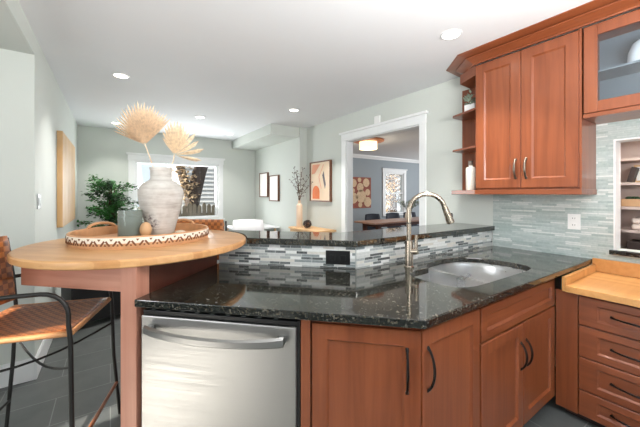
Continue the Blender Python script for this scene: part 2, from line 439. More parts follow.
# side room
RW = (7.21, 8.10, 0.75, 2.09)
struct('wall_side_room_back', B().box(3.1, RW[0], YB, YB+0.12, 0, 2.57).box(RW[1], 10.3, YB, YB+0.12, 0, 2.57).box(RW[0], RW[1], YB, YB+0.12, 0, RW[2]).box(RW[0], RW[1], YB, YB+0.12, RW[3], 2.57), 'blue_paint')
struct('wall_side_room_front', B().box(3.62, 10.3, 0.9, 1.0, 0, 2.57), 'blue_paint')
struct('wall_side_room_right', B().box(10.2, 10.3, 1.0, 2.6, 0, 2.57).box(10.2, 10.3, 5.4, YB, 0, 2.57).box(10.2, 10.3, 2.6, 5.4, 0, 0.7).box(10.2, 10.3, 2.6, 5.4, 2.3, 2.57), 'blue_paint')
struct('trim_1', B().sweep([(3.1, YB-0.001), (10.2, YB-0.001)], [(0, 2.47), (0.02, 2.47), (0.035, 2.50), (0.07, 2.54), (0.08, 2.57), (0, 2.57)]), 'trim_white')
# doorway casing
dc = B()
cx = XR-0.022
dc.box(cx, XR, DY0-0.085, DY0, 0, DZ).box(cx, XR, DY1, DY1+0.1, 0, DZ).box(cx, XR, DY0-0.09, DY1+0.105, DZ, DZ+0.10)
dc.box(cx-0.025, XR, DY0-0.115, DY1+0.13, DZ+0.10, DZ+0.13)
dc.box(XR, 3.1, DY0, DY0+0.012, 0, DZ).box(XR, 3.1, DY1-0.012, DY1, 0, DZ).box(XR, 3.1, DY0+0.012, DY1-0.012, DZ-0.012, DZ)
struct('door_1', dc, 'trim_white', bevel=0.003)
# dining window
w = B(); y1 = YB-0.024
w.box(WX0-0.10, WX0, y1, YB, WZ0-0.02, WZ1).box(WX1, WX1+0.10, y1, YB, WZ0-0.02, WZ1).box(WX0-0.11, WX1+0.11, y1, YB, WZ1, WZ1+0.10).box(WX0-0.135, WX1+0.135, y1-0.03, YB, WZ1+0.10, WZ1+0.135)
w.box(WX0-0.13, WX1+0.13, y1-0.045, YB, WZ0-0.05, WZ0-0.02)
w.box(WX0, WX0+0.05, YB, YB+0.1, WZ0, WZ1).box(WX1-0.05, WX1, YB, YB+0.1, WZ0, WZ1).box(WX0+0.05, WX1-0.05, YB, YB+0.1, WZ1-0.05, WZ1).box(WX0+0.05, WX1-0.05, YB, YB+0.1, WZ0, WZ0+0.045)
win = struct('window_1', w, 'trim_white', bevel=0.003)
B().box(WX0+0.05, WX1-0.05, YB+0.05, YB+0.056, WZ0+0.045, WZ1-0.05).obj('pane', 'window_glass', win)
# side-room window
a0, a1, b0, b1 = RW
w = B()
w.box(a0-0.11, a0, y1, YB, b0-0.02, b1).box(a1, a1+0.11, y1, YB, b0-0.02, b1).box(a0-0.12, a1+0.12, y1, YB, b1, b1+0.10).box(a0-0.14, a1+0.14, y1-0.03, YB, b1+0.10, b1+0.13).box(a0-0.13, a1+0.13, y1-0.04, YB, b0-0.05, b0-0.02)
w.box(a0, a0+0.05, YB, YB+0.1, b0, b1).box(a1-0.05, a1, YB, YB+0.1, b0, b1).box(a0+0.05, a1-0.05, YB, YB+0.1, b1-0.05, b1).box(a0+0.05, a1-0.05, YB, YB+0.1, b0, b0+0.05).box(a0+0.05, a1-0.05, YB+0.02, YB+0.08, 1.40, 1.445)
win2 = struct('window_2', w, 'trim_white', bevel=0.003)
B().box(a0+0.05, a1-0.05, YB+0.05, YB+0.056, b0+0.05, 1.40).box(a0+0.05, a1-0.05, YB+0.05, YB+0.056, 1.445, b1-0.05).obj('pane', 'window_glass', win2)
# baseboards
struct('baseboard_left', B().box(XL, XL+0.016, YJ-0.016, YB, 0, 0.15).box(-3.0, XL, YJ-0.016, YJ, 0, 0.15).box(XL, XL+0.011, YJ-0.011, YB, 0.15, 0.165).box(-3.0, XL, YJ-0.011, YJ, 0.15, 0.165), 'trim_white', bevel=0.003)
struct('baseboard_back', B().box(XL+0.016, 2.83, YB-0.016, YB, 0, 0.15), 'trim_white', bevel=0.003)
struct('baseboard_right', B().box(XR-0.016, XR, DY1+0.1, 4.76, 0, 0.15), 'trim_white', bevel=0.003)
# aqua glass tile on the cabinet wall
at = B(); tx = XR-0.008
at.box(tx, XR, PY1, 1.445, 0.84, 2.0).box(tx, XR, PY0, PY1, 0.84, PZ0-0.035).box(tx, XR, PY0, PY1, PZ1, 2.0).box(tx, XR, -0.6, PY0, 0.84, 2.0)
struct('backsplash_right', at, 'aqua_mosaic')

# ------------------------------------------------------------------ frames of the bent peninsula
C0 = Vector((0.995, 0.735)); RA = -pi/4
def A2(x, y): # frame of the angled run: x to the right along the front, y into the cabinets
    c = 0.70710678; return (C0.x+x*c+y*c, C0.y-x*c+y*c)
DEP = 0.76
TA = 1.73+DEP*sqrt(2)      # x+y of the angled tile face
YT = 0.735+DEP             # y of the straight tile face
BX = TA-YT                 # bend
YW = YT-0.045              # tile face where it meets the wall (the run is not quite square)
s2 = sqrt(2)
# pony wall (structure) + mosaic faces
pw = B().prism([(XR, YW+0.008), (BX+0.008*(s2-1), YT+0.008), A2(-1.275, DEP+0.008), A2(-1.275, DEP+0.13), (BX+0.13*(s2-1), YT+0.13), (XR, YW+0.13)], 0, 1.055)
struct('wall_bar', pw, 'wall_paint')
b1_ = B().box(0, XR-0.009-BX, 0, 0.008, 0.915, 1.057); o = struct('backsplash_bar_straight', b1_, 'bar_mosaic'); o.location = (BX, YT, 0); o.rotation_euler = (0, 0, atan2(YW-YT, XR-BX))
LA = (Vector((BX, YT))-Vector(A2(-1.275, DEP))).length
b2_ = B().box(0, LA, 0, 0.008, 0.915, 1.057); o = struct('backsplash_bar_angled', b2_, 'bar_mosaic'); o.location = A2(-1.275, DEP)+(0,); o.rotation_euler = (0, 0, RA)
o = struct('trim_2', B().prism([(BX-0.004, YT-0.002), (BX+0.003, YT-0.002), (BX+0.003, YT), (BX, YT), (BX-0.003, YT+0.002), (BX-0.006, YT)], 0.915, 1.057), 'plastic_grey')

# ================================================================== GRANITE
hole = [(1.535,.875),(1.60,.858),(1.72,.852),(2.18,.848),(2.27,.862),(2.315,.90),(2.332,.97),(2.325,1.10),(2.295,1.20),(2.23,1.285),(2.14,1.33),(2.02,1.35),(1.92,1.345),(1.82,1.325),(1.755,1.285),(1.72,1.245),(1.58,1.24),(1.51,1.225),(1.47,1.18),(1.458,1.10),(1.462,.98),(1.485,.91)]
poly = [(tx, 0.725), (tx, YW-0.001), (BX, YT-0.001), A2(-1.275, DEP-0.001), A2(-1.28, 0), (0.995, 0.735)]
ct = B().prism(poly, 0.88, 0.915, [hole]).obj('countertop', 'granite', None, bevel=0.004)
tag(ct, 'long black speckled granite countertop of the bent peninsula, holding the sink and faucet', 'countertop')
# sink
sk = thing('sink', 'stainless steel double-bowl sink set under the black granite', 'sink', (0, 0, 0))
def offset_loop(L, d, cx_, cy_):
    out = []
    for x, y in L:
        v = Vector((x-cx_, y-cy_)); k = (v.length-d)/v.length; out.append((cx_+v.x*k, cy_+v.y*k))
    return out
big = [(1.855,.862),(1.90,.846),(2.18,.844),(2.26,.856),(2.31,.89),(2.328,.97),(2.325,1.10),(2.295,1.205),(2.23,1.288),(2.14,1.335),(2.03,1.353),(1.95,1.351),(1.88,1.335),(1.852,1.29),(1.843,1.15),(1.843,1.0),(1.845,.90)]
small = [(1.53,.87),(1.60,.852),(1.76,.848),(1.80,.862),(1.815,.90),(1.818,1.0),(1.818,1.15),(1.81,1.25),(1.79,1.29),(1.755,1.287),(1.715,1.252),(1.58,1.246),(1.505,1.228),(1.465,1.18),(1.453,1.10),(1.457,.98),(1.48,.905)]
def bowl(L, depth):
    cx_ = sum(p[0] for p in L)/len(L); cy_ = sum(p[1] for p in L)/len(L)
    lo = [[(x, y, 0.872) for x, y in L]]
    for d, z in ((0.006, 0.85), (0.014, 0.872-depth*0.8), (0.024, 0.872-depth*0.95), (0.05, 0.872-depth)):
        lo.append([(x, y, z) for x, y in offset_loop(L, d, cx_, cy_)])
    return B().loft(lo, False, True), (cx_, cy_, 0.872-depth)
for L, d in ((big, 0.20), (small, 0.15)):
    bb, c = bowl(L, d); bo = bb.obj('bowl', 'steel_sink', sk, smooth=50)
    B().lathe([(0.001, 0.0), (0.04, 0.0), (0.043, 0.003), (0.036, 0.005), (0.03, 0.003), (0.001, 0.003)], (c[0], c[1], c[2]+0.001), 24).obj('drain', 'nickel', bo, smooth=30)
fl = [(x, y) for x, y in offset_loop(hole, -0.03, 1.9, 1.09)]
B().prism(fl, 0.872, 0.8795, [big, small]).obj('rim', 'steel_sink', sk)
# faucet
FX, FY = 1.635, 1.335
fc = thing('faucet', 'brushed nickel high-arc pull-down faucet behind the sink', 'faucet', (FX, FY, 0.915), radians(-42))
B().lathe([(0.001, 0), (0.033, 0), (0.033, 0.006), (0.027, 0.012), (0.026, 0.16), (0.024, 0.175), (0.001, 0.175)], seg=28).obj('base', 'nickel', fc, smooth=40)
R_ = 0.115; z0 = 0.37
pts = [(0, 0, 0.17), (0, 0, 0.25), (0, 0, 0.33)]+[(R_-R_*cos(a), 0, z0+R_*sin(a)) for a in [radians(q) for q in range(0, 166, 11)]]
B().tube(pts, 0.0155, 16).obj('spout', 'nickel', fc, smooth=60)
e = Vector(pts[-1]); d = (e-Vector(pts[-2])).normalized()
sh = B().tube([e-d*0.002, e+d*0.01, e+d*0.05, e+d*0.085, e+d*0.11, e+d*0.113], [0.0175, 0.0185, 0.021, 0.024, 0.025, 0.02], 18).obj('spray_head', 'nickel', fc, smooth=60)
B().tube([e+d*0.108, e+d*0.1145], [0.02, 0.019], 16).obj('nozzle', 'black_plastic', sh, smooth=60)
p = e+d*0.07+Vector((0.020, 0, 0.01)); B().ball(p, 0.010, 1, 1, 1.8, 12).obj('button', 'black_plastic', sh, smooth=0)
lv = B().tube([(0.015, -0.01, 0.105), (0.035, -0.02, 0.108), (0.052, -0.028, 0.111)], [0.021, 0.021, 0.019], 14)
lv = lv.obj('lever', 'nickel', fc, smooth=60)
B().tube([(0.040, -0.022, 0.12), (0.041, -0.022, 0.16), (0.042, -0.023, 0.215)], [0.012, 0.0115, 0.010], 12).obj('handle', 'nickel', lv, smooth=60)
B().tube([(0.0, 0.0, 0.29), (0.0, 0.0, 0.296)], 0.0165, 16).obj('collar', 'black_plastic', fc, smooth=60)

# ================================================================== CABINET PARTS
def shaker(w, h, name, mat, parent, x, y, z, fr=0.062, th=0.02, panel=True, fl=None, ins=0.007):
    """door whose outer front lies at local y; x,z its lower left corner"""
    fr2 = fl or fr
    b = B()
    def rect(i, j, yy): return [(x+i, yy, z+j), (x+w-i, yy, z+j), (x+w-i, yy, z+h-j), (x+i, yy, z+h-j)]
    e = 0.003
    loops = [rect(0, 0, y+th), rect(0, 0, y+e), rect(e, e, y), rect(fr, fr2, y), rect(fr+0.003, fr2+0.003, y+0.003), rect(fr+0.003+ins, fr2+0.003+ins, y+0.011)]
    b.loft(loops)
    return b.obj(name, mat, parent)
def pull(parent, x, y, z, length, vertical, mat='black_bronze', out=0.03, r=0.0055):
    pts = []; n = 14
    for i in range(n+1):
        u = i/n; k = sin(pi*u); k = k**0.6 if k > 0 else 0
        a = (u-0.5)*length
        pts.append((x, y-out*k+0.004*(1-k), z+a) if vertical else (x+a, y-out*k+0.004*(1-k), z))
    rr = [r*(1.5 if i in (0, n) else (1.1-0.25*abs(i/n-0.5)*2)) for i in range(n+1)]
    return B().tube(pts, rr, 10).obj('handle', mat, parent, smooth=60)
ZB = 0.08; ZT = 0.88
# angled corner cabinet: frame A, x negative to the left
cc = thing('corner_cabinet', 'angled cherry base cabinet at the peninsula bend, between dishwasher and sink doors', 'cabinet')
fa = 0.045; fb = 0.735+0.045
def lineA(y): return 1.73+y*s2
def pA(x, y): return A2(x, y)
bendf = (lineA(fa)-fb, fb)
body = [pA(-0.497, fa), bendf, (1.443, fb), (1.443, YT-0.03), (TA-0.04-(YT-0.03), YT-0.03), pA(-0.497, DEP-0.03)]
B().prism(body, ZB, 0.870).obj('body', 'cherry', cc)
fk = 0.10; fbk = 0.735+0.11
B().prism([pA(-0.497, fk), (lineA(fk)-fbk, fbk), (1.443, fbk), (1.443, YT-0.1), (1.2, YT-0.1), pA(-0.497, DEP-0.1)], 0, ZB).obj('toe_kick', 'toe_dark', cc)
def frameA(parent):  # a mesh part placed in frame A under a world-frame thing
    return None
def toA(o, x=0, y=0): o.location = A2(x, y)+(0,); o.rotation_euler = (0, 0, RA); return o
d1 = shaker(0.437, 0.755, 'door', 'cherry', cc, -0.450, 0.0245, 0.105); toA(d1)
h = pull(d1, -0.065+0.0, 0.0245, 0.70, 0.175, True)
toA(B().box(-0.497, -0.457, 0.0245, fa, ZB, 0.878).obj('filler_strip', 'cherry', cc))
d2 = shaker(0.428, 0.755, 'door', 'cherry', cc, 1.012, 0.7595, 0.105)
pull(d2, 1.012+0.035, 0.7595, 0.70, 0.175, True)
# sink cabinet (hollow)
sc = thing('sink_cabinet', 'cherry base cabinet under the sink with a false drawer front and two doors', 'cabinet', (1.447, 0.735, 0))
wS = 2.358-1.447
b = B().box(0, 0.018, 0.045, DEP-0.1, ZB, 0.65).box(wS-0.018, wS, 0.045, DEP-0.1, ZB, 0.65).box(0.018, wS-0.018, DEP-0.118, DEP-0.1, ZB, 0.65).box(0.018, wS-0.018, 0.045, DEP-0.118, ZB, ZB+0.018)
b.box(0.018, 0.05, 0.045, 0.063, ZB+0.018, 0.868).box(wS-0.05, wS-0.018, 0.045, 0.063, ZB+0.018, 0.868).box(0.05, wS-0.05, 0.045, 0.063, 0.82, 0.868)
b.box(0, wS, 0.045, 0.063, 0.868, 0.8795)
b.obj('body', 'cherry', sc)
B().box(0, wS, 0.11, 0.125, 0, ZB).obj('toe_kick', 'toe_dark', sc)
shaker(wS-0.012, 0.165, 'drawer_front', 'cherry_h', sc, 0.006, 0.0245, 0.69, 0.055, fl=0.042)
hw = (wS-0.015)/2
dl = shaker(hw, 0.575, 'door', 'cherry', sc, 0.006, 0.0245, 0.105); pull(dl, 0.006+hw-0.032, 0.0245, 0.505, 0.15, True)
dr = shaker(hw, 0.575, 'door', 'cherry', sc, 0.009+hw, 0.0245, 0.105); pull(dr, 0.009+hw+0.032, 0.0245, 0.505, 0.15, True)
# drawer cabinet facing left
dc_ = thing('drawer_cabinet', 'cherry drawer base with four drawers under the butcher block desk', 'cabinet', (2.36, 0.722, 0), -pi/2)
LW = 1.0
B().box(0.0, LW, 0.022, 0.60, 0.06, 0.789).obj('body', 'cherry', dc_)
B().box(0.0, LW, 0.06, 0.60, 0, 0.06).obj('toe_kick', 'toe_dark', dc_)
B().box(-0.0365, 0.075, 0.004, 0.0215, 0.05, 0.789).obj('filler_strip', 'cherry', dc_)
zz = [(0.605, 0.778), (0.413, 0.598), (0.213, 0.406), (0.055, 0.206)]
for z0_, z1_ in zz:
    d = shaker(LW-0.085, z1_-z0_, 'drawer', 'cherry_h', dc_, 0.080, 0.0, z0_, 0.085, fl=0.04); pull(d, 0.080+(LW-0.085)/2-0.19+0.0, 0.0, (z0_+z1_)/2, 0.24, False)
# dishwasher
dw = thing('dishwasher', 'stainless steel dishwasher with a curved bar handle, left in the peninsula', 'dishwasher', A2(-1.272, 0)+(0,), RA)
B().box(0.005, 0.765, 0.07, 0.62, 0.06, 0.862).obj('tub', 'black_plastic', dw)
B().box(0.012, 0.757, 0.018, 0.07, 0.10, 0.838).obj('door', 'steel_brushed', dw, bevel=0.006)
cs = B().prism([(0.014, 0.030), (0.757, 0.030), (0.757, 0.07), (0.014, 0.07)], 0.839, 0.858).obj('control_strip', 'black_plastic', dw, bevel=0.002)
for i in range(9):
    x = 0.05+i*0.075; B().box(x, x+0.018, 0.040, 0.050, 0.858, 0.8592).obj('button', 'plastic_grey', cs)
B().box(0.757, 0.770, 0.03, 0.07, 0.06, 0.862).obj('side_trim', 'black_plastic', dw)
B().box(0.012, 0.757, 0.09, 0.10, 0.0, 0.098).obj('kick_plate', 'black_plastic', dw)
hb = B(); L = []; n = 20
for i in range(n+1):
    u = i/n; x = 0.055+u*0.655; k = (4*u*(1-u)); yo = -0.008-0.042*k**0.8; zc = 0.785-0.018*k*0.6; hh = 0.019+0.003*(1-k)
    L.append([(x, yo, zc-hh), (x, yo-0.011, zc-hh*0.6), (x, yo-0.011, zc+hh*0.6), (x, yo, zc+hh), (x, yo+0.012, zc+hh*0.5), (x, yo+0.012, zc-hh*0.5)])
hb.loft(L); hb.box(0.055, 0.085, -0.012, 0.02, 0.772, 0.798).box(0.68, 0.71, -0.012, 0.02, 0.772, 0.798)
hb.obj('handle', 'steel_brushed', dw, smooth=35)
# granite bar top
TC = (0.19, 2.27)
TRZ = -pi/4
def T2(x, y): # table frame -> world
    c = 0.70710678; return (TC[0]+x*c+y*c, TC[1]-x*c+y*c)
yf = (TA-0.02*s2-TC[0]-TC[1])/s2; yb = yf+0.40
arc = [T2(sqrt(0.636**2-q*q), q) for q in [yf+(0.58-yf)*i/10 for i in range(11)]]
sumf = TA-0.02*s2; sumb = sumf+0.40*s2; yfB = YT-0.02; ybB = yfB+0.40
bar = [(XR-0.001, yfB-0.045), (XR-0.001, ybB-0.045), (sumb-ybB, ybB), T2(0.26, yb)]+arc[::-1]+[(sumf-yfB, yfB)]
bt = B().prism(bar, 1.058, 1.10).obj('bar_counter', 'granite', None, bevel=0.004); tag(bt, 'raised black granite bar ledge bending along the mosaic wall behind the sink', 'bar top')
# butcher block desk
dk = thing('butcher_block_counter', 'pale butcher block desk counter with low wooden splash, set lower than the granite', 'countertop')
B().box(2.335, XR-0.009, -0.30, 0.700, 0.79, 0.83).obj('top', 'butcher_desk', dk, bevel=0.003)
B().box(2.345, XR-0.032, 0.700, 0.722, 0.79, 0.879).obj('side_splash', 'butcher_desk', dk, bevel=0.002)
B().box(XR-0.031, XR-0.009, -0.30, 0.722, 0.83, 0.925).obj('back_splash', 'butcher_desk', dk, bevel=0.002)

# ================================================================== UPPER CABINETS
CX = 2.65
uc = thing('upper_cabinet', 'cherry wall cabinet with two tall doors and open end shelves', 'cabinet', (CX, 1.44, 0), -pi/2)   # local x = towards viewer (-y), local y = into wall (+x)
UW = 0.735; UD = XR-CX-0.001
B().box(0, UW, 0.022, UD-0.008, 1.435, 2.535).obj('body', 'cherry', uc)
hw = (UW-0.022)/2
for i in (0, 1):
    x0 = 0.002+i*(hw+0.004)
    d = shaker(hw, 1.078, 'door', 'cherry', uc, x0, 0.0, 1.448, 0.072, ins=0.009)
    pull(d, x0+(hw-0.035 if i == 0 else 0.035), 0.0, 1.60, 0.15, True, 'pewter', 0.028, 0.008)
B().box(UW-0.014, UW-0.0, 0.006, 0.022, 1.435, 2.535).obj('filler_strip', 'cherry', uc)
lr = [(2.64, 0.700), (2.64, 1.44), (2.755, 1.735), (2.79, 1.755), (XR-0.001, 1.755)]
def toloc(p): return (-(p[1]-1.44), p[0]-CX)
rail = [toloc(p) for p in lr]
B().prism(rail+[toloc((XR-0.001, 1.46)), toloc((XR-0.009, 1.455)), toloc((XR-0.009, 0.700))], 1.396, 1.4345).obj('bottom_rail', 'cherry_h', uc, bevel=0.003)
shp = [(2.655, 1.441), (2.765, 1.725), (2.79, 1.745), (XR-0.001, 1.745), (XR-0.001, 1.441)]
for z in (1.812, 2.147): B().prism([toloc(p) for p in shp], z, z+0.018).obj('shelf', 'cherry_h', uc, bevel=0.003)
B().prism([toloc(p) for p in [(2.655, 1.441), (2.765, 1.65), (XR-0.001, 1.66), (XR-0.001, 1.441)]], 2.45, 2.535).obj('top_panel', 'cherry_h', uc)
B().prism([toloc(p) for p in [(XR-0.018, 1.442), (XR-0.001, 1.442), (XR-0.001, 1.744), (XR-0.018, 1.744)]], 1.434, 2.45).obj('back_panel', 'cherry', uc)
# glass cabinet
gc = thing('glass_cabinet', 'short cherry wall cabinet with a glazed door above the pass-through', 'cabinet', (CX, 0.698, 0), -pi/2)
GW = 0.86
gb = B().box(0, 0.016, 0.022, UD-0.008, 1.94, 2.535).box(GW-0.016, GW, 0.022, UD-0.008, 1.94, 2.535).box(0.016, GW-0.016, 0.022, UD-0.008, 1.94, 1.958).box(0.016, GW-0.016, 0.022, UD-0.008, 2.517, 2.535)
gb.obj('body', 'cherry', gc)
B().box(0.016, GW-0.016, UD-0.024, UD-0.008, 1.958, 2.517).obj('back_panel', 'cabinet_inside', gc)
for z in (2.225,): B().box(0.017, GW-0.017, 0.07, UD-0.025, z, z+0.012).obj('shelf', 'cabinet_inside', gc)
fr = 0.072
g = B().box(0.004, 0.004+fr, -0.0, 0.021, 1.945, 2.525).box(GW-0.004-fr, GW-0.004, 0, 0.021, 1.945, 2.525).box(0.004+fr, GW-0.004-fr, 0, 0.021, 1.945, 1.945+fr).box(0.004+fr, GW-0.004-fr, 0, 0.021, 2.525-fr, 2.525).obj('door', 'cherry', gc, bevel=0.003)
B().box(0.004+fr, GW-0.004-fr, 0.008, 0.012, 1.945+fr, 2.525-fr).obj('glass_pane', 'cabinet_glass', g)
B().box(0, GW, 0.005, UD-0.008, 1.915, 1.9395).obj('bottom_rail', 'cherry_h', gc)
# crown
path = [(CX, -0.165), (CX, 1.445), (2.785, 1.60), (XR-0.002, 1.615)]
cr = B().sweep(path, [(0.0, 2.536), (-0.012, 2.536), (-0.016, 2.545), (-0.082, 2.578), (-0.086, 2.584), (-0.074, 2.587), (-0.074, 2.591), (-0.092, 2.592), (-0.155, 2.600), (-0.165, 2.604), (-0.165, 2.609), (0.0, 2.609)])
tag(cr.obj('crown_molding', 'cherry_hy'), 'cherry crown moulding running along the tops of the wall cabinets at the ceiling', 'moulding')
# things on the open shelves
pl = thing('potted_succulent', 'small leafy plant in a white square pot on the upper open shelf', 'plant', (2.80, 1.56, 2.166))
B().prism([(-0.035, -0.05), (0.035, -0.05), (0.035, 0.05), (-0.035, 0.05)], 0, 0.075).obj('pot', 'porcelain', pl, bevel=0.004)
def leafmesh(b, base, direction, length, width, up=Vector((0, 0, 1))):
    d = Vector(direction).normalized(); sd = d.cross(up)
    if sd.length < 1e-3: sd = Vector((1, 0, 0))
    sd.normalize(); nn = sd.cross(d); base = Vector(base)
    P = [base, base+d*length*0.4+sd*width*0.5-nn*0.0, base+d*length, base+d*length*0.4-sd*width*0.5]
    mid = base+d*length*0.45+nn*width*0.18
    vs = [b.bm.verts.new(p) for p in P]; m = b.bm.verts.new(mid)
    for i in range(4): b.bm.faces.new((vs[i], vs[(i+1) % 4], m))
lf = B()
for i in range(90):
    a = random.uniform(0, 2*pi); r = random.uniform(0.0, 0.062); z = 0.072+random.uniform(-0.01, 0.115)*(1-r/0.09)
    leafmesh(lf, (r*cos(a), 1.3*r*sin(a), z), (cos(a), sin(a), random.uniform(0.0, 1.0)), random.uniform(0.030, 0.055), 0.024)
lf.obj('foliage', 'leaf_sage', pl)
bo = thing('bottle', 'small pale bottle with dark cap on the lowest open shelf', 'bottle', (2.79, 1.56, 1.435))
B().lathe([(0.001, 0), (0.040, 0), (0.042, 0.006), (0.042, 0.20), (0.036, 0.215), (0.018, 0.222), (0.018, 0.235), (0.001, 0.235)], seg=28).obj('body', 'bottle_white', bo, smooth=40)
B().lathe([(0.001, 0.2355), (0.021, 0.2355), (0.021, 0.275), (0.001, 0.275)], seg=20).obj('cap', 'bottle_cap', bo, smooth=40)
dish = thing('serving_bowl', 'white bowl upside down on the shelf behind the cabinet glass', 'bowl', (2.80, 0.41, 2.238))
B().lathe([(0.095, 0), (0.10, 0.01), (0.096, 0.07), (0.076, 0.125), (0.040, 0.150), (0.034, 0.165), (0.001, 0.165)], seg=32, cap0=False).obj('shell', 'porcelain', dish, smooth=60)

# pass-through and pantry shelves behind the wall
pf = B()
pf.box(tx-0.006, 3.1, PY1-0.012, PY1-0.0005, PZ0, PZ1-0.0005).box(tx-0.006, 3.1, PY0+0.0005, PY0+0.012, PZ0, PZ1-0.0005).box(tx-0.006, 3.1, PY0+0.012, PY1-0.012, PZ1-0.012, PZ1-0.0005)
struct('trim_3', pf, 'trim_white')
sl = B().box(XR-0.03, XR-0.009, PY0-0.012, PY1+0.02, PZ0-0.033, PZ0-0.001).box(XR-0.009, 3.1, PY0+0.001, PY1-0.001, PZ0-0.033, PZ0-0.001).obj('window_sill', 'granite', None, bevel=0.003); tag(sl, 'black granite sill of the pass-through in the tiled wall', 'sill')
struct('wall_pantry', B().box(3.60, 3.62, -0.45, 0.98, 0, 2.57).box(3.1, 3.62, 0.88, 0.98, 0, 2.57).box(3.1, 3.62, -0.55, -0.45, 0, 2.57).box(3.1, 3.62, -0.45, 0.88, 2.3, 2.4), 'niche_paint')
struct('floor_pantry', B().box(3.1, 3.62, -0.55, 0.98, -0.1, 0), 'slate_tile')
sv = thing('pantry_shelves', 'beige built-in shelf unit seen through the pass-through', 'shelf', (3.32, 0.2, 0))
for s in (-0.64, 0.66): B().box(0, 0.278, s, s+0.018, 0.0, 2.0).obj('side_panel', 'niche_paint', sv)
for z in (0.62, 0.78, 0.94, 1.10, 1.28, 1.47, 1.66, 1.85): B().box(0.01, 0.278, -0.621, 0.659, z, z+0.02).obj('shelf', 'niche_paint', sv)
B().box(0.0, 0.278, -0.621, 0.659, 0.30, 0.50).obj('drawer', 'niche_paint', sv, bevel=0.003)
light('pantry_fill', 'AREA', (3.28, 0.2, 2.28), (0, 0, 0), 9, (1.0, 0.92, 0.86), shape='RECTANGLE', size=0.2, size_y=0.9)  # added fill to brighten the pantry shelves, without a fixture
def bx(name, mat, label, cat, x, y, z, sx, sy, sz, rx=0, group=None):
    o = B().box(-sx/2, sx/2, -sy/2, sy/2, 0, sz).obj(name, mat, None, bevel=min(sx, sy, sz)*0.08); o.location = (x, y, z); o.rotation_euler = (rx, 0, 0); return tag(o, label, cat, group)
bx('book', 'box_dark', 'dark book leaning on the middle pantry shelf', 'book', 3.43, 0.60, 1.494, 0.14, 0.03, 0.12, radians(14))
fr_ = thing('picture_frame', 'small tan picture frame on the pantry shelf beside the leaning book', 'frame', (3.47, 0.53, 1.491))
B().box(-0.008, 0.008, -0.06, 0.06, 0, 0.14).obj('frame', 'pale_wood', fr_); B().box(-0.0095, -0.008, -0.045, 0.045, 0.015, 0.125).obj('picture', 'paper', fr_)
bk = thing('planter_box', 'low tan planter box with dark moss on the pantry shelf', 'planter', (3.43, 0.56, 1.301))
B().box(-0.05, 0.05, -0.09, 0.09, 0, 0.06).obj('box', 'bead_wood', bk, bevel=0.004)
mm = B()
for i in range(16): mm.ball((random.uniform(-0.03, 0.03), random.uniform(-0.075, 0.075), 0.063), 0.017, seg=8)
mm.obj('moss', 'leaf_dark', bk)
tw = B().box(-0.07, 0.07, -0.10, 0.10, 0, 0.045).box(-0.07, 0.07, -0.10, 0.10, 0.047, 0.09).obj('folded_towel', 'towel', None, bevel=0.018, seg=3); tw.location = (3.43, 0.49, 1.121); tag(tw, 'pale folded towel stack on the lower pantry shelf', 'towel')
bx('storage_box', 'box_dark', 'flat dark box on the pantry shelf under the towel', 'box', 3.43, 0.45, 0.961, 0.2, 0.32, 0.07)

# outlets, switches, sensor
def plate(name, label, cat, loc, rz, w, h, mat, kids_):
    r = thing(name, label, cat, loc, rz)
    B().box(-w/2, w/2, 0, 0.006, -h/2, h/2).obj('cover_plate', mat, r, bevel=0.002)
    for (x, z, ww, hh, m) in kids_:
        B().box(x-ww/2, x+ww/2, -0.003, 0.0, z-hh/2, z+hh/2).obj('socket' if 'outlet' in name else 'switch', m, r, bevel=0.001)
    return r
w_out = plate('wall_outlet', 'white double outlet plate on the aqua tile under the wall cabinet', 'outlet', (tx-0.0065, 0.835, 1.185), -pi/2, 0.08, 0.12, 'plastic_white', [(0, 0.026, 0.034, 0.03, 'plastic_white'), (0, -0.026, 0.034, 0.03, 'plastic_white')])
for z in (0.026, -0.026):
    for x in (-0.007, 0.007): B().box(x-0.0014, x+0.0014, -0.0036, -0.003, z-0.004, z+0.006).obj('slot', 'black_plastic', w_out)
po = A2(0, DEP); 
plate('wall_outlet', 'black outlet cover on the mosaic wall of the bar', 'outlet', A2(-0.432, DEP-0.0065)+(0.985,), RA, 0.16, 0.09, 'black_plastic', [(-0.035, 0, 0.034, 0.034, 'black_plastic'), (0.035, 0, 0.034, 0.034, 'black_plastic')])
plate('light_switch', 'wide white switch plate on the wall between doorway and cabinet', 'switch', (XR-0.0065, 1.98, 1.31), -pi/2, 0.16, 0.12, 'wall_paint', [(-0.045, 0, 0.03, 0.065, 'wall_paint'), (0, 0, 0.03, 0.065, 'wall_paint'), (0.045, 0, 0.03, 0.065, 'wall_paint')])
plate('light_switch', 'grey switch plate on the left wall near its corner', 'switch', (XL+0.0065, 3.28, 1.34), pi/2, 0.14, 0.12, 'plastic_grey', [(-0.03, 0, 0.03, 0.065, 'plastic_grey'), (0.03, 0, 0.03, 0.065, 'plastic_grey')])
sn = B().box(-0.028, 0, -0.05, 0.05, 0, 0.105).obj('motion_sensor', 'plastic_white', None, bevel=0.006); sn.location = (XR-0.001, 2.95, 2.347); tag(sn, 'small white sensor box on the wall above the doorway casing', 'sensor')

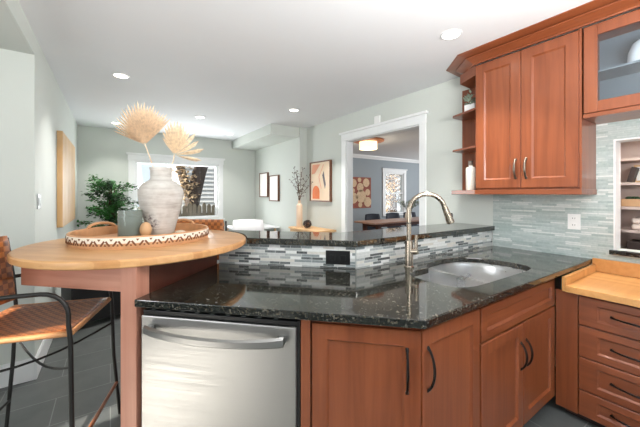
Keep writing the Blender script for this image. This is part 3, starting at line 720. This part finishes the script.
# recessed lights
RL = [(0.089, 3.718, 'nearest the left wall over the round table'), (1.161, 5.018, 'over the middle of the dining area'), (2.18, 3.833, 'in front of the soffit, near the doorway wall'), (2.13, 1.344, 'beside the wall cabinets, over the sink'), (0.079, 6.25, 'in the far left corner near the back wall'), (1.98, 6.1, 'at the far end beside the soffit')]
for i, (x, y, wh) in enumerate(RL):
    r = thing('recessed_light', 'round white recessed ceiling light '+wh, 'ceiling light', (x, y, ZC), 0, 'recessed ceiling lights')
    B().lathe([(0.078, -0.001), (0.078, -0.005), (0.072, -0.008), (0.061, -0.006), (0.061, -0.001)], seg=32, cap0=False, cap1=False).obj('trim_ring', 'trim_white', r, smooth=40)
    B().lathe([(0.001, -0.0045), (0.0615, -0.0045), (0.0615, -0.003), (0.001, -0.003)], seg=32).obj('lens', 'downlight_glow', r)
    l = light('downlight', 'AREA', (x, y, ZC-0.012), (0, 0, 0), 10, (1.0, 0.96, 0.92), shape='DISK', size=0.12); l.data.spread = radians(100)
    if i > 3: l.data.energy = 5
    if i == 0: l.data.energy = 7

# ================================================================== ROUND TABLE
tb = thing('round_table', 'round butcher block counter-height table on a cherry post at the peninsula end', 'table', TC+(0,), TRZ)
seg = 96
prof = [(0.001, 1.058), (0.618, 1.058), (0.628, 1.064), (0.630, 1.075), (0.629, 1.092), (0.622, 1.099), (0.615, 1.10), (0.001, 1.10)]
B().lathe(prof, seg=seg).obj('tabletop', 'butcher_table', tb, smooth=30)
B().box(0.282, 0.368, -0.496, -0.41, 0, 1.0575).obj('post', 'table_leg_wood', tb, bevel=0.003)
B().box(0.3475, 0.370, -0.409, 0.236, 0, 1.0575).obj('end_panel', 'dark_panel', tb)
B().box(-0.31, 0.2815, -0.49, -0.465, 0.936, 1.0575).obj('apron', 'apron_wood', tb, bevel=0.002)
B().box(-0.31, -0.285, -0.4645, -0.26, 0.936, 1.0575).obj('apron', 'apron_wood', tb, bevel=0.002)
# tray
TR = (0.186, 2.336, 1.1005)
tr = thing('tray', 'large round wooden tray with carved zigzag rim on the round table', 'tray', TR)
B().lathe([(0.001, 0), (0.385, 0), (0.385, 0.012), (0.001, 0.012)], seg=72).obj('base', 'tray_wood', tr, smooth=40)
B().lathe([(0.3855, 0.0), (0.398, 0.0), (0.402, 0.03), (0.400, 0.066), (0.394, 0.07), (0.388, 0.066), (0.3855, 0.03), (0.3855, 0.0)], seg=90, cap0=False, cap1=False).obj('rim', 'tray_wood', tr, smooth=40)
B().lathe([(0.4005, 0.030), (0.4028, 0.032), (0.4018, 0.060), (0.3995, 0.063)], seg=90, cap0=False, cap1=False).obj('band', 'tray_white', tr, smooth=40)
n = 40; ir = B()
for i in range(n):
    def rp(da, z, r): a = 2*pi*(i+da)/n; return (r*cos(a), r*sin(a), z)
    for q0, q1 in ((0.06, 0.46), (0.94, 0.54)):
        sg = 1 if q0 < .5 else -1
        ir.loft([[rp(q0, 0.020, r), rp(q0+0.13*sg, 0.017, r), rp(q1+0.04*sg, 0.042, r), rp(q1-0.08*sg, 0.048, r)] for r in (0.399, 0.4040)])
    ir.loft([[rp(0.42, 0.018, r), rp(0.58, 0.018, r), rp(0.5, 0.030, r)] for r in (0.399, 0.4040)])
    ir.loft([[rp(-0.14, 0.056, r), rp(0.14, 0.056, r), rp(0.0, 0.044, r)] for r in (0.399, 0.4040)])
ir.obj('carving', 'tray_dark', tr)
for ang, nm in ((128, ''), (42, '')):
    a = radians(ang); pts = []
    for k in range(13):
        u = k/12; aa = a+(u-0.5)*0.50; pts.append((0.394*cos(aa), 0.394*sin(aa), 0.066+0.030*sin(pi*u)**0.5))
    B().tube(pts, 0.010, 8).obj('handle', 'tray_wood', tr, smooth=60)
ZT_ = 1.1005+0.0125
# vase
vs = thing('vase', 'tall whitewashed clay vase with a dark blotch, on the wooden tray', 'vase', (0.305, 2.49, ZT_), radians(-YAW))
k = 0.0073
B().lathe([(0.001, 0), (0.080, 0), (0.088, 0.006), (0.100, 0.06), (0.118, 0.125), (0.137, 0.20), (0.148, 0.265), (0.149, 0.30), (0.140, 0.335), (0.118, 0.362), (0.092, 0.378), (0.076, 0.388), (0.071, 0.40), (0.071, 0.455), (0.077, 0.472), (0.076, 0.478), (0.066, 0.476), (0.062, 0.45), (0.062, 0.39), (0.10, 0.36), (0.13, 0.29), (0.001, 0.05)], seg=56, cap1=False).obj('body', 'whitewashed_clay', vs, smooth=60)
def palm(name, label, base_off, stem_pts, angs, mat, wide, tilt, back=0.0):
    r = thing(name, label, 'dried leaf', (0.305+back*sin(radians(YAW)), 2.49+back*cos(radians(YAW)), ZT_), radians(-YAW))
    b = B(); bx_, bz_ = base_off
    n = len(angs)
    tips = []
    for i, (ang, Ln) in enumerate(angs):
        a = radians(ang)
        half = radians(wide[i] if isinstance(wide, list) else wide)
        def pt(r_, aa, dy): return (bx_+r_*cos(aa), dy, bz_+r_*sin(aa))
        ys = tilt*(0.5-i/n)
        r0, r1 = 0.012, Ln*0.52
        base = b.bm.verts.new(pt(r0, a, 0)); L1 = b.bm.verts.new(pt(r1, a+half, ys+0.010)); R1 = b.bm.verts.new(pt(r1, a-half, ys+0.010)); C1 = b.bm.verts.new(pt(r1*1.02, a, ys-0.022))
        L2 = b.bm.verts.new(pt(Ln*0.82, a+half*0.62, ys+0.004)); R2 = b.bm.verts.new(pt(Ln*0.82, a-half*0.62, ys+0.004)); C2 = b.bm.verts.new(pt(Ln*0.85, a, ys-0.014)); T = b.bm.verts.new(pt(Ln, a+half*0.2, ys+0.008))
        for f in ((base, C1, L1), (base, R1, C1), (L1, C1, C2, L2), (C1, R1, R2, C2), (L2, C2, T), (C2, R2, T)): b.bm.faces.new(f)
    b.obj('fan', mat, r, solid=0.0015)
    B().tube(stem_pts, [0.004]*len(stem_pts), 8).obj('stem', mat, r, smooth=60)
    return r
A_ = []
for i in range(25):
    u = i/24; ang = 156-u*112; Ln = 0.262+0.055*sin(pi*min(1, u*1.25))+0.012*((i*7) % 5-2)/2
    if i == 0: Ln = 0.27
    A_.append((ang, Ln))
palm('palm_fan', 'dried palm fan leaning left in the white vase, the fuller one', (-0.098, 0.64), [(-0.03, 0.0, 0.33), (-0.035, 0, 0.47), (-0.07, 0, 0.57), (-0.098, 0, 0.645)], A_, 'dried_palm', 1.95, 0.03, -0.035)
A_ = [(122, 0.16), (115, 0.20), (108, 0.225), (102, 0.24), (96, 0.25), (90, 0.255), (84, 0.255), (78, 0.25), (72, 0.24), (65, 0.225), (57, 0.21), (46, 0.225), (30, 0.205), (11, 0.222), (-12, 0.20)]
palm('palm_fan', 'smaller dried palm fan leaning right in the white vase', (0.080, 0.575), [(0.03, 0, 0.33), (0.045, 0, 0.47), (0.072, 0, 0.53), (0.080, 0, 0.58)], A_, 'dried_palm_pale', [4, 4, 4, 4, 4, 4, 4, 4, 4, 4.5, 5, 7, 8, 7.5, 7], -0.02, 0.035)
# candle
ca = thing('candle', 'grey-green candle in a smoked glass jar left of the vase', 'candle', (0.11, 2.405, ZT_))
B().lathe([(0.001, 0), (0.068, 0), (0.072, 0.004), (0.072, 0.178), (0.0685, 0.178), (0.0685, 0.010), (0.001, 0.010)], seg=40).obj('jar', 'smoke_glass', ca, smooth=40)
B().lathe([(0.001, 0.0105), (0.068, 0.0105), (0.068, 0.135), (0.001, 0.135)], seg=36).obj('wax', 'wax', ca, smooth=40)
B().tube([(0, 0, 0.135), (0.002, 0, 0.15)], 0.0015, 6).obj('wick', 'twig', ca)
wb = B().ball((0, 0, 0.052), 0.052, 0.68, 0.68, 1.0, 24).obj('wooden_egg', 'bead_wood', None, smooth=0); wb.location = (0.192, 2.305, ZT_); tag(wb, 'tan wooden egg between candle jar and vase on the tray', 'ornament')
wb = B().ball((0, 0, 0.014), 0.03, 1.1, 0.8, 0.47, 18).obj('pebble', 'cream', None, smooth=0); wb.location = (0.415, 2.37, ZT_); tag(wb, 'cream pebble on the tray just right of the vase', 'ornament')

# ================================================================== STOOLS
def stool(label, loc, rz):
    r = thing('bar_stool', label, 'stool', loc, rz, 'woven leather bar stools at the round table')
    # seat: gently dished panel
    L = []
    nx, ny = 12, 12; b = B(); top = []
    for i in range(nx+1):
        row = []
        for j in range(ny+1):
            u, v = i/nx*2-1, j/ny*2-1
            row.append((0.232*u, 0.243*v, 0.755-0.020*(1-u*u)*(1-v*v)))
        top.append(row)
    V = [[b.bm.verts.new(p) for p in row] for row in top]
    for i in range(nx):
        for j in range(ny): b.bm.faces.new((V[i][j], V[i+1][j], V[i+1][j+1], V[i][j+1]))
    b.obj('seat', 'leather_weave_seat', r, smooth=0, solid=0.016)
    B().tube([(0.236, -0.236, 0.752), (0.236, 0.236, 0.752)], 0.0125, 10).tube([(-0.236, -0.236, 0.752), (-0.236, 0.236, 0.752)], 0.011, 10).tube([(-0.236, 0.243, 0.752), (0.236, 0.243, 0.752)], 0.0125, 10).tube([(-0.236, -0.243, 0.752), (0.236, -0.243, 0.752)], 0.0125, 10).obj('seat_edge', 'leather_edge', r, smooth=60)
    # back: curved panel, leaning back
    b = B(); V = []
    for i in range(11):
        u = i/10*2-1; row = []
        for j in range(9):
            w = j/8; z = 0.80+0.365*w
            half = 0.235-(0.012 if j in (0, 8) else 0)
            row.append(b.bm.verts.new((-0.228-0.035*w-0.03*(1-u*u), half*u, z)))
        V.append(row)
    for i in range(10):
        for j in range(8): b.bm.faces.new((V[i][j], V[i+1][j], V[i+1][j+1], V[i][j+1]))
    b.obj('backrest', 'leather_weave_back', r, smooth=0, solid=0.016)
    for s in (-1, 1):
        y = 0.262*s
        # front leg that bends over into the arm
        pts = [(0.275, 0.30*s, 0.0), (0.25, y+0.008*s, 0.40), (0.243, y, 0.72), (0.235, y, 0.80)]
        cx_, cz_, rr = 0.13, 0.845, 0.105
        for a in range(0, 91, 15): pts.append((cx_+rr*cos(radians(a)), y, cz_+rr*sin(radians(a))))
        pts += [(0.02, y, 0.948), (-0.12, y, 0.938), (-0.245, y, 0.925)]
        B().tube(pts, 0.0100, 10).obj('front_leg', 'black_metal', r, smooth=60)
        B().tube([(-0.295, 0.28*s, 0.0), (-0.25, y, 0.45), (-0.237, y, 0.755), (-0.250, y, 0.93), (-0.272, 0.248*s, 1.15)], 0.0095, 10).obj('back_leg', 'black_metal', r, smooth=60)
    B().tube([(0.262, -0.282, 0.21), (0.262, 0.282, 0.21)], 0.010, 8).obj('footrest', 'stool_wood', r, smooth=60)
    for s in (-1, 1):
        pts = []
        for i in range(9):
            u = i/8; pts.append((0.243-0.485*u, s*(0.255-0.51*u), 0.60-0.055*sin(pi*u)-(0.0 if s > 0 else 0.022)*sin(pi*u)))
        B().tube(pts, 0.006, 8).obj('cross_brace', 'black_metal', r, smooth=60)
    B().tube([(-0.27, -0.27, 0.21), (-0.27, 0.27, 0.21)], 0.008, 8).obj('back_rung', 'black_metal', r, smooth=60)
    return r
st = stool('woven leather bar stool with black metal arms at the near left of the round table', (-0.303, 2.126, 0), radians(-17.6))
dup(st, (0.52, 2.735, 0), atan2(-0.816, -0.578), 'woven leather bar stool on the far side of the round table, behind the tray')

# ================================================================== DINING AREA
# black bench
bn = thing('storage_bench', 'low black leather bench on the floor behind the stool', 'bench', (-0.32, 3.93, 0), radians(20))
B().box(0, 0.95, 0.0, 0.34, 0.06, 0.52).obj('body', 'black_leather', bn, bevel=0.01)
B().box(-0.004, 0.954, -0.005, 0.345, 0.521, 0.60).obj('cushion', 'black_leather', bn, bevel=0.025, seg=3)
for x in (0.03, 0.88):
    for y in (0.03, 0.27): B().box(x, x+0.04, y, y+0.04, 0, 0.0595).obj('leg', 'black_plastic', bn)
# wood panel art on the left wall
wa = thing('wall_art', 'tall pale wooden panel hanging on the left wall', 'wall art', (XL, 4.98, 1.04))
for i in range(5): B().box(0.001, 0.05, -0.70+i*0.28, -0.70+i*0.28+0.277, 0.0, 1.04).obj('board', 'art_wood', wa, bevel=0.003)
# plant
pt_ = thing('potted_tree', 'leafy green potted tree in the far left corner by the dining window', 'plant', (0.02, 6.32, 0))
B().lathe([(0.001, 0), (0.14, 0), (0.15, 0.01), (0.19, 0.34), (0.20, 0.35), (0.185, 0.35), (0.17, 0.32), (0.001, 0.31)], seg=32).obj('pot', 'pot_grey', pt_, smooth=40)
stems = B(); lv = B(); lv2 = B()
for i in range(84):
    a = random.uniform(0, 2*pi); h0 = random.uniform(0.70, 1.52); reach = random.uniform(0.08, 0.42)*(1.15-0.5*(h0-0.72)); rise = random.uniform(0.14, 0.36)
    px = 0.04*cos(a); py = 0.04*sin(a); pts = [(px*0.5, py*0.5, 0.30), (px, py, h0)]
    for q in range(1, 7):
        u = q/6; pts.append((px+reach*u*cos(a), py+reach*u*sin(a)*0.8, h0+rise*u-0.14*u*u))
    stems.tube(pts, 0.004, 5)
    tgt = lv if i % 3 else lv2
    for q in range(2, len(pts)):
        P = Vector(pts[q])
        for kx in range(7):
            P2 = P+Vector((random.gauss(0, 0.022), random.gauss(0, 0.022), random.gauss(0, 0.022)))
            leafmesh(tgt, P2, (cos(a)*0.4+random.uniform(-1, 1), sin(a)*0.4+random.uniform(-1, 1), random.uniform(-0.7, 0.5)), random.uniform(0.042, 0.068), 0.040)
def clampx(b, lim):
    for v in b.bm.verts:
        if v.co.x < lim: v.co.x = lim+0.002
        if v.co.y > 0.47: v.co.y = 0.47
for b_ in (stems, lv, lv2): clampx(b_, -0.47)
stems.obj('branches', 'twig', pt_); lv.obj('foliage', 'leaf_green', pt_); lv2.obj('foliage', 'leaf_dark', pt_)
# frames on dining right wall
def frame(name, label, y0, y1, z0, z1, x, cat='picture', th=0.04, fw=0.02, mat='frame_walnut'):
    r = thing(name, label, cat, (x, (y0+y1)/2, z0)); w = (y1-y0)/2; h = z1-z0
    B().box(-th, 0, -w, -w+fw, 0, h).box(-th, 0, w-fw, w, 0, h).box(-th, 0, -w+fw, w-fw, 0, fw).box(-th, 0, -w+fw, w-fw, h-fw, h).obj('frame', mat, r, bevel=0.002)
    return r, w, h, fw
for lab, y0, y1, z0, z1 in (('walnut-framed blank white picture, left and higher of the pair', 6.07, 6.50, 1.33, 1.87), ('walnut-framed blank white picture, right and lower of the pair', 5.56, 5.98, 1.25, 1.79)):
    r, w_, h_, fw = frame('framed_picture', lab, y0, y1, z0, z1, 2.829); B().box(-0.030, -0.004, -w_+fw, w_-fw, fw, h_-fw).obj('print', 'paper', r)
r, w_, h_, fw = frame('framed_picture', 'wood-framed abstract of peach and orange shapes above the console table', 3.985, 4.60, 1.27, 1.96, XR-0.001, th=0.045)
B().box(-0.03, -0.004, -w_+fw, w_-fw, fw, h_-fw).obj('canvas', 'art_cream', r)
def shape(pts, mat, nm):
    b = B(); lo = [[(xx, -(p[0]-0.5)*2*(w_-fw), fw+p[1]*(h_-2*fw)) for p in pts] for xx in (-0.0318, -0.0302)]; b.loft(lo); b.obj(nm, mat, r)
arch = [(0.10, 0.04)]+[(0.10+0.19-0.19*cos(q), 0.22+0.17*sin(q)) for q in [pi*i/12 for i in range(13)]]+[(0.48, 0.04)]
shape(arch, 'art_orange', 'shape'); shape([(0.06, 0.70), (0.10, 0.96), (0.52, 0.95), (0.40, 0.86), (0.22, 0.72)], 'art_peach', 'shape')
shape([(0.62, 0.66), (0.70, 0.76), (0.73, 0.62), (0.80, 0.42), (0.76, 0.30), (0.70, 0.44)], 'art_grey', 'shape'); shape([(0.56, 0.30), (0.58, 0.31), (0.46, 0.62), (0.70, 0.93), (0.68, 0.94), (0.43, 0.62)], 'art_peach', 'line')
# console table
cn = thing('console_table', 'light wood console table against the right wall under the abstract picture', 'table', (2.76, 4.28, 0))
B().box(-0.19, 0.195, -0.44, 0.44, 0.80, 0.83).obj('top', 'pale_wood', cn, bevel=0.003)
B().box(-0.17, 0.18, -0.41, 0.41, 0.70, 0.7995).obj('apron', 'pale_wood', cn)
for x in (-0.18, 0.145):
    for y in (-0.43, 0.39): B().box(x, x+0.04, y, y+0.04, 0, 0.6995).obj('leg', 'frame_walnut', cn)
tv = thing('bottle_vase', 'tall blush bottle vase on the console table', 'vase', (2.70, 4.56, 0.8305))
B().lathe([(0.001, 0), (0.05, 0), (0.054, 0.01), (0.054, 0.36), (0.048, 0.385), (0.026, 0.405), (0.024, 0.45), (0.028, 0.46), (0.018, 0.46), (0.018, 0.41), (0.001, 0.40)], seg=28).obj('body', 'blush_ceramic', tv, smooth=40)
bq = thing('twig_branches', 'bare dark twigs with buds standing in the blush bottle vase', 'branches', (2.70, 4.56, 0.8305))
b = B(); bud = B()
for i, (dx, dy, hh) in enumerate([(-0.02, 0.13, 1.02), (0.02, 0.30, 0.80), (0.0, -0.10, 0.98), (-0.10, 0.02, 0.90), (0.08, -0.16, 0.84), (0.05, -0.28, 0.72), (0.06, 0.2, 0.95)]):
    pts = [(0.006*cos(i), 0.006*sin(i), 0.42)]
    for q in range(1, 7):
        u = q/6; pts.append((dx*u*u+0.008*sin(q*2+i), dy*u*u+0.012*cos(q*3+i), 0.42+(hh-0.42)*u))
    b.tube(pts, [0.005*(1-0.6*q/6) for q in range(7)], 6)
    for q in range(2, 7):
        P = Vector(pts[q])
        for s in (-1, 1):
            E_ = P+Vector((random.uniform(-0.04, 0.04), s*random.uniform(0.03, 0.075), random.uniform(0.01, 0.06))); b.tube([P, (P+E_)/2+Vector((0, 0, 0.006)), E_], [0.003, 0.0026, 0.002], 5); bud.ball(E_, 0.0085, seg=6)
b.obj('twig', 'twig', bq); bud.obj('buds', 'twig', bq)
bl = thing('wire_ball', 'dark openwork decorative ball on the console table', 'ornament', (2.70, 4.30, 0.8305))
b = B()
for i in range(7):
    ax = Vector((random.uniform(-1, 1), random.uniform(-1, 1), random.uniform(-1, 1))).normalized(); u_ = ax.orthogonal().normalized(); v_ = ax.cross(u_)
    b.tube([tuple(Vector((0, 0, 0.072))+u_*0.064*cos(q)+v_*0.064*sin(q)) for q in [2*pi*j/24 for j in range(24)]], 0.0075, 6, closed=True)
b.obj('bands', 'box_dark', bl, smooth=60); B().ball((0, 0, 0.072), 0.035, seg=14).obj('core', 'tray_dark', bl, smooth=0)
# white dining set
dt = thing('dining_table', 'white dining table behind the bar, mostly hidden by it', 'table', (2.36, 5.95, 0))
B().box(-0.43, 0.45, -0.43, 0.40, 0.715, 0.745).obj('top', 'white_shell', dt, bevel=0.005)
for x in (-0.36, 0.38):
    for y in (-0.36, 0.33): B().tube([(x, y, 0), (x, y, 0.7145)], 0.02, 10).obj('leg', 'pale_wood', dt, smooth=60)
def shell_chair(label, loc, rz, mat, legm, group, hgt=0.84, name='dining_chair', wd=0.24):
    r = thing(name, label, 'chair', loc, rz, group)
    prof = [(0.22, 0.44), (0.20, 0.455), (0.10, 0.445), (-0.05, 0.44), (-0.15, 0.45), (-0.19, 0.49), (-0.21, 0.56), (-0.225, 0.66), (-0.24, 0.76), (-0.25, hgt)]
    b = B(); V = []
    for i, (x, z) in enumerate(prof):
        row = []
        for j in range(9):
            v = j/8*2-1; lift = (0.03*v*v if i < 5 else 0); fwd = (0.05*v*v if i >= 5 else 0); w = wd*(0.92 if i in (0, len(prof)-1) else 1.0)
            row.append(b.bm.verts.new((x+fwd, w*v, z+lift-(0.015*v*v if i == len(prof)-1 else 0))))
        V.append(row)
    seatb, backb = B(), B()
    for tgt, rng in ((seatb, range(0, 5)), (backb, range(5, len(prof)-1))):
        vm = {}
        for i in rng:
            for j in range(8):
                q = []
                for (a, c) in ((i, j), (i+1, j), (i+1, j+1), (i, j+1)):
                    if (a, c) not in vm: vm[(a, c)] = tgt.bm.verts.new(V[a][c].co)
                    q.append(vm[(a, c)])
                tgt.bm.faces.new(q)
    b.bm.free()
    seatb.obj('seat', mat, r, smooth=0, solid=0.022); backb.obj('backrest', mat, r, smooth=0, solid=0.022)
    for x, y in ((0.15, 0.16), (0.15, -0.16), (-0.14, 0.16), (-0.14, -0.16)): B().tube([(x, y, 0.428), (x*1.35, y*1.25, 0)], [0.014, 0.010], 8).obj('leg', legm, r, smooth=60)
    return r
wc = shell_chair('white moulded dining chair at the white table, its back showing over the bar', (2.04, 5.22, 0), radians(66), 'white_shell', 'pale_wood', None, 0.965, wd=0.27)

# ================================================================== SIDE ROOM
fl_ = thing('ceiling_lamp', 'round flush ceiling lamp with drum shade in the room beyond the doorway', 'lamp', (4.6, 4.85, 2.57))
B().lathe([(0.001, -0.001), (0.34, -0.001), (0.34, -0.03), (0.30, -0.045), (0.001, -0.045)], seg=48).obj('canopy', 'copper_canopy', fl_, smooth=40)
B().lathe([(0.19, -0.046), (0.19, -0.20), (0.001, -0.20)], seg=40, cap0=False).obj('lamp_shade', 'shade_glow', fl_, smooth=40)
light('drum_lamp', 'POINT', (4.6, 4.85, 2.30), (0, 0, 0), 14, (1.0, 0.86, 0.66), shadow_soft_size=0.19)
cv = thing('canvas_print', 'canvas print of cut log rounds on the grey-blue wall beyond the doorway', 'picture', (6.15, YB-0.001, 0.98))
B().box(-0.42, 0.42, -0.035, 0, 0, 0.92).obj('canvas', 'brick_red', cv, bevel=0.004)
plain('log_face', (226, 196, 160), 0.8, var=0.15, scale=30)
for i, (x, z, rd) in enumerate([(-0.28, 0.74, 0.12), (-0.02, 0.62, 0.13), (0.22, 0.76, 0.13), (0.02, 0.35, 0.19), (-0.28, 0.30, 0.16), (0.28, 0.47, 0.10), (0.28, 0.18, 0.15), (-0.02, 0.10, 0.08), (-0.05, 0.84, 0.07), (-0.3, 0.52, 0.07)]):
    b = B(); b.loft([[(x+rd*cos(2*pi*q/20), yy, z+rd*sin(2*pi*q/20)) for q in range(20)] for yy in (-0.0365, -0.0352)]); b.obj('log_round', 'log_face', cv)
rt = thing('dining_table', 'pink-brown wooden dining table in the grey-blue room beyond the doorway', 'table', (6.0, 5.0, 0))
B().box(-1.4, 1.4, -0.35, 0.32, 0.745, 0.78).obj('top', 'pink_wood', rt, bevel=0.004)
B().box(-1.2, 1.2, -0.25, 0.25, 0.67, 0.7445).obj('apron', 'dark_panel', rt)
for x in (-1.2, 1.12):
    for y in (-0.25, 0.17): B().box(x, x+0.08, y, y+0.08, 0, 0.6695).obj('leg', 'dark_panel', rt)
bc = shell_chair('dark navy upholstered chair beyond the doorway, left one behind the table', (5.75, 5.70, 0), radians(-90), 'navy_fabric', 'dark_panel', 'dark chairs round the far table', 0.875, wd=0.27)
dup(bc, (6.53, 5.70, 0), radians(-90), 'dark navy upholstered chair beyond the doorway, second from left behind the table')
dup(bc, (7.25, 5.70, 0), radians(-90), 'dark navy upholstered chair beyond the doorway, rightmost behind the table')
ev = thing('plant_vase', 'vase of loose grey-green leafy stems on the far wooden table', 'plant', (5.95, 4.88, 0.7805))
B().lathe([(0.001, 0), (0.06, 0), (0.085, 0.06), (0.075, 0.15), (0.04, 0.20), (0.045, 0.22), (0.03, 0.22), (0.03, 0.18), (0.001, 0.17)], seg=28).obj('body', 'porcelain', ev, smooth=40)
st_, lf = B(), B()
for i in range(16):
    a = random.uniform(0, 2*pi); re = random.uniform(0.12, 0.36); pts = [(0, 0, 0.19)]
    for q in range(1, 6): u = q/5; pts.append((re*u*cos(a), re*u*sin(a), 0.19+0.34*u-0.10*u*u))
    st_.tube(pts, 0.003, 5)
    for q in range(1, 6):
        for s in range(4): leafmesh(lf, pts[q], (random.uniform(-1, 1), random.uniform(-1, 1), random.uniform(-0.6, 0.8)), random.uniform(0.05, 0.08), 0.03)
st_.obj('stems', 'twig', ev); lf.obj('foliage', 'leaf_sage', ev)

# ================================================================== OUTSIDE
struct('ground', B().box(-30, 45, 7.1, 50, -0.5, -0.4), 'ground_dirt')
hs = thing('neighbor_house', 'white clapboard neighbour house right of the tree outside the dining window', 'house', (3.6, 11.5, -0.4))
b = B()
for i in range(26):
    z = 0.15*i; b.loft([[(xx, -0.05, z), (xx, 0.0, z), (xx, 0.0, z+0.15), (xx, -0.008, z+0.15)] for xx in (-1.6, 4.0)])
b.box(-1.6, 4.0, 0.001, 3.0, 0, 3.9); b.obj('siding', 'siding', hs)
B().loft([[(-1.9, -0.35, 3.85), (-1.9, 1.5, 5.2), (-1.9, 3.3, 3.85)], [(4.3, -0.35, 3.85), (4.3, 1.5, 5.2), (4.3, 3.3, 3.85)]]).obj('roof', 'roof_grey', hs)
h2 = thing('neighbor_house', 'distant house with pale grey roof and red brick, left in the dining window', 'house', (-1.8, 16.0, -0.4))
B().box(-3.0, 2.6, 0, 4, 0, 1.75).obj('wall', 'brick_red', h2)
B().loft([[(-3.4, -0.5, 2.05), (-3.4, 2, 4.2), (-3.4, 4.5, 2.05)], [(3.0, -0.5, 2.05), (3.0, 2, 4.2), (3.0, 4.5, 2.05)]]).obj('roof', 'siding', h2)
B().box(-3.4, 3.0, -0.5, 4.5, 1.76, 2.04).obj('eave', 'fence_wood', h2)
for x in (-1.0, 0.1, 1.2, 2.0): w_ = B().box(x, x+0.6, -0.03, 0, 0.6, 1.6).obj('window', 'trim_white', h2)
tr_ = thing('tree', 'thick dark tree trunk with tan ivy standing outside the dining window', 'tree', (1.95, 9.4, -0.4))
B().tube([(-0.15, 0, -0.05), (-0.08, 0, 0.8), (0.02, 0, 1.6), (0.2, 0, 2.4), (0.5, 0, 3.4), (0.7, 0, 4.6)], [0.26, 0.22, 0.20, 0.19, 0.17, 0.14], 12).tube([(0.02, 0, 1.5), (-0.25, 0, 2.3), (-0.5, 0.1, 3.6)], [0.14, 0.12, 0.09], 10).obj('trunk', 'bark', tr_, smooth=60)
iv = B()
for i in range(420):
    t_ = random.random(); px = -0.12-0.28*t_+random.gauss(0, 0.13); z = 1.7+1.7*t_+random.gauss(0, 0.12)
    leafmesh(iv, (px, -0.16+random.gauss(0, 0.08), z), (random.uniform(-1, 1), -0.6, random.uniform(-1, 0.4)), 0.13, 0.08)
iv.obj('ivy', 'ivy_tan', tr_)
fe = thing('picket_fence', 'weathered grey dog-eared picket fence outside the dining window', 'fence', (1.4, 8.6, -0.4))
for i in range(26):
    x = -0.6+i*0.125; hh = 1.50+0.03*((i*5) % 3)
    B().loft([[(x, yy, 0), (x+0.1, yy, 0), (x+0.1, yy, hh-0.05), (x+0.07, yy, hh), (x+0.03, yy, hh), (x, yy, hh-0.05)] for yy in (-0.012, 0.012)]).obj('picket', 'fence_wood', fe)
for z in (0.4, 1.2): B().box(-0.6, 2.65, 0.0125, 0.05, z, z+0.09).obj('rail', 'fence_wood', fe)
# bare autumn tree outside the side-room window
t2 = thing('tree', 'bare autumn tree with tangled branches outside the far room window', 'tree', (11.3, 10.2, -0.4))
b = B(); lv = B()
b.tube([(0, 0, 0), (0.05, 0, 1.4), (-0.1, 0, 2.6), (0.1, 0, 4.2)], [0.2, 0.16, 0.13, 0.08], 10)
for i in range(44):
    z = random.uniform(0.5, 3.4); a = random.uniform(0, 2*pi); ln = random.uniform(0.6, 1.6); P = [(0, 0, z)]
    for q in range(1, 5): u = q/4; P.append((ln*u*cos(a)+random.gauss(0, 0.06), ln*u*sin(a)*0.6+random.gauss(0, 0.06), z+0.7*u*random.uniform(0.3, 1.2)))
    b.tube(P, [0.045, 0.035, 0.025, 0.018, 0.01], 6)
    for q in range(2, 5):
        for s in range(9): leafmesh(lv, Vector(P[q])+Vector((random.gauss(0, .12), random.gauss(0, .12), random.gauss(0, .12))), (random.uniform(-1, 1), random.uniform(-1, 1), -0.3), 0.12, 0.08)
b.obj('trunk', 'bark', t2); lv.obj('foliage', 'foliage_out', t2)
h3 = thing('neighbor_house', 'pale house seen behind the autumn tree through the far room window', 'house', (16.6, 15, -0.4))
B().box(-4, 4, 0, 4, 0, 3.2).obj('wall', 'porcelain', h3)
B().loft([[(-4.4, -0.5, 3.21), (-4.4, 2, 4.8), (-4.4, 4.5, 3.21)], [(4.4, -0.5, 3.21), (4.4, 2, 4.8), (4.4, 4.5, 3.21)]]).obj('roof', 'roof_grey', h3)
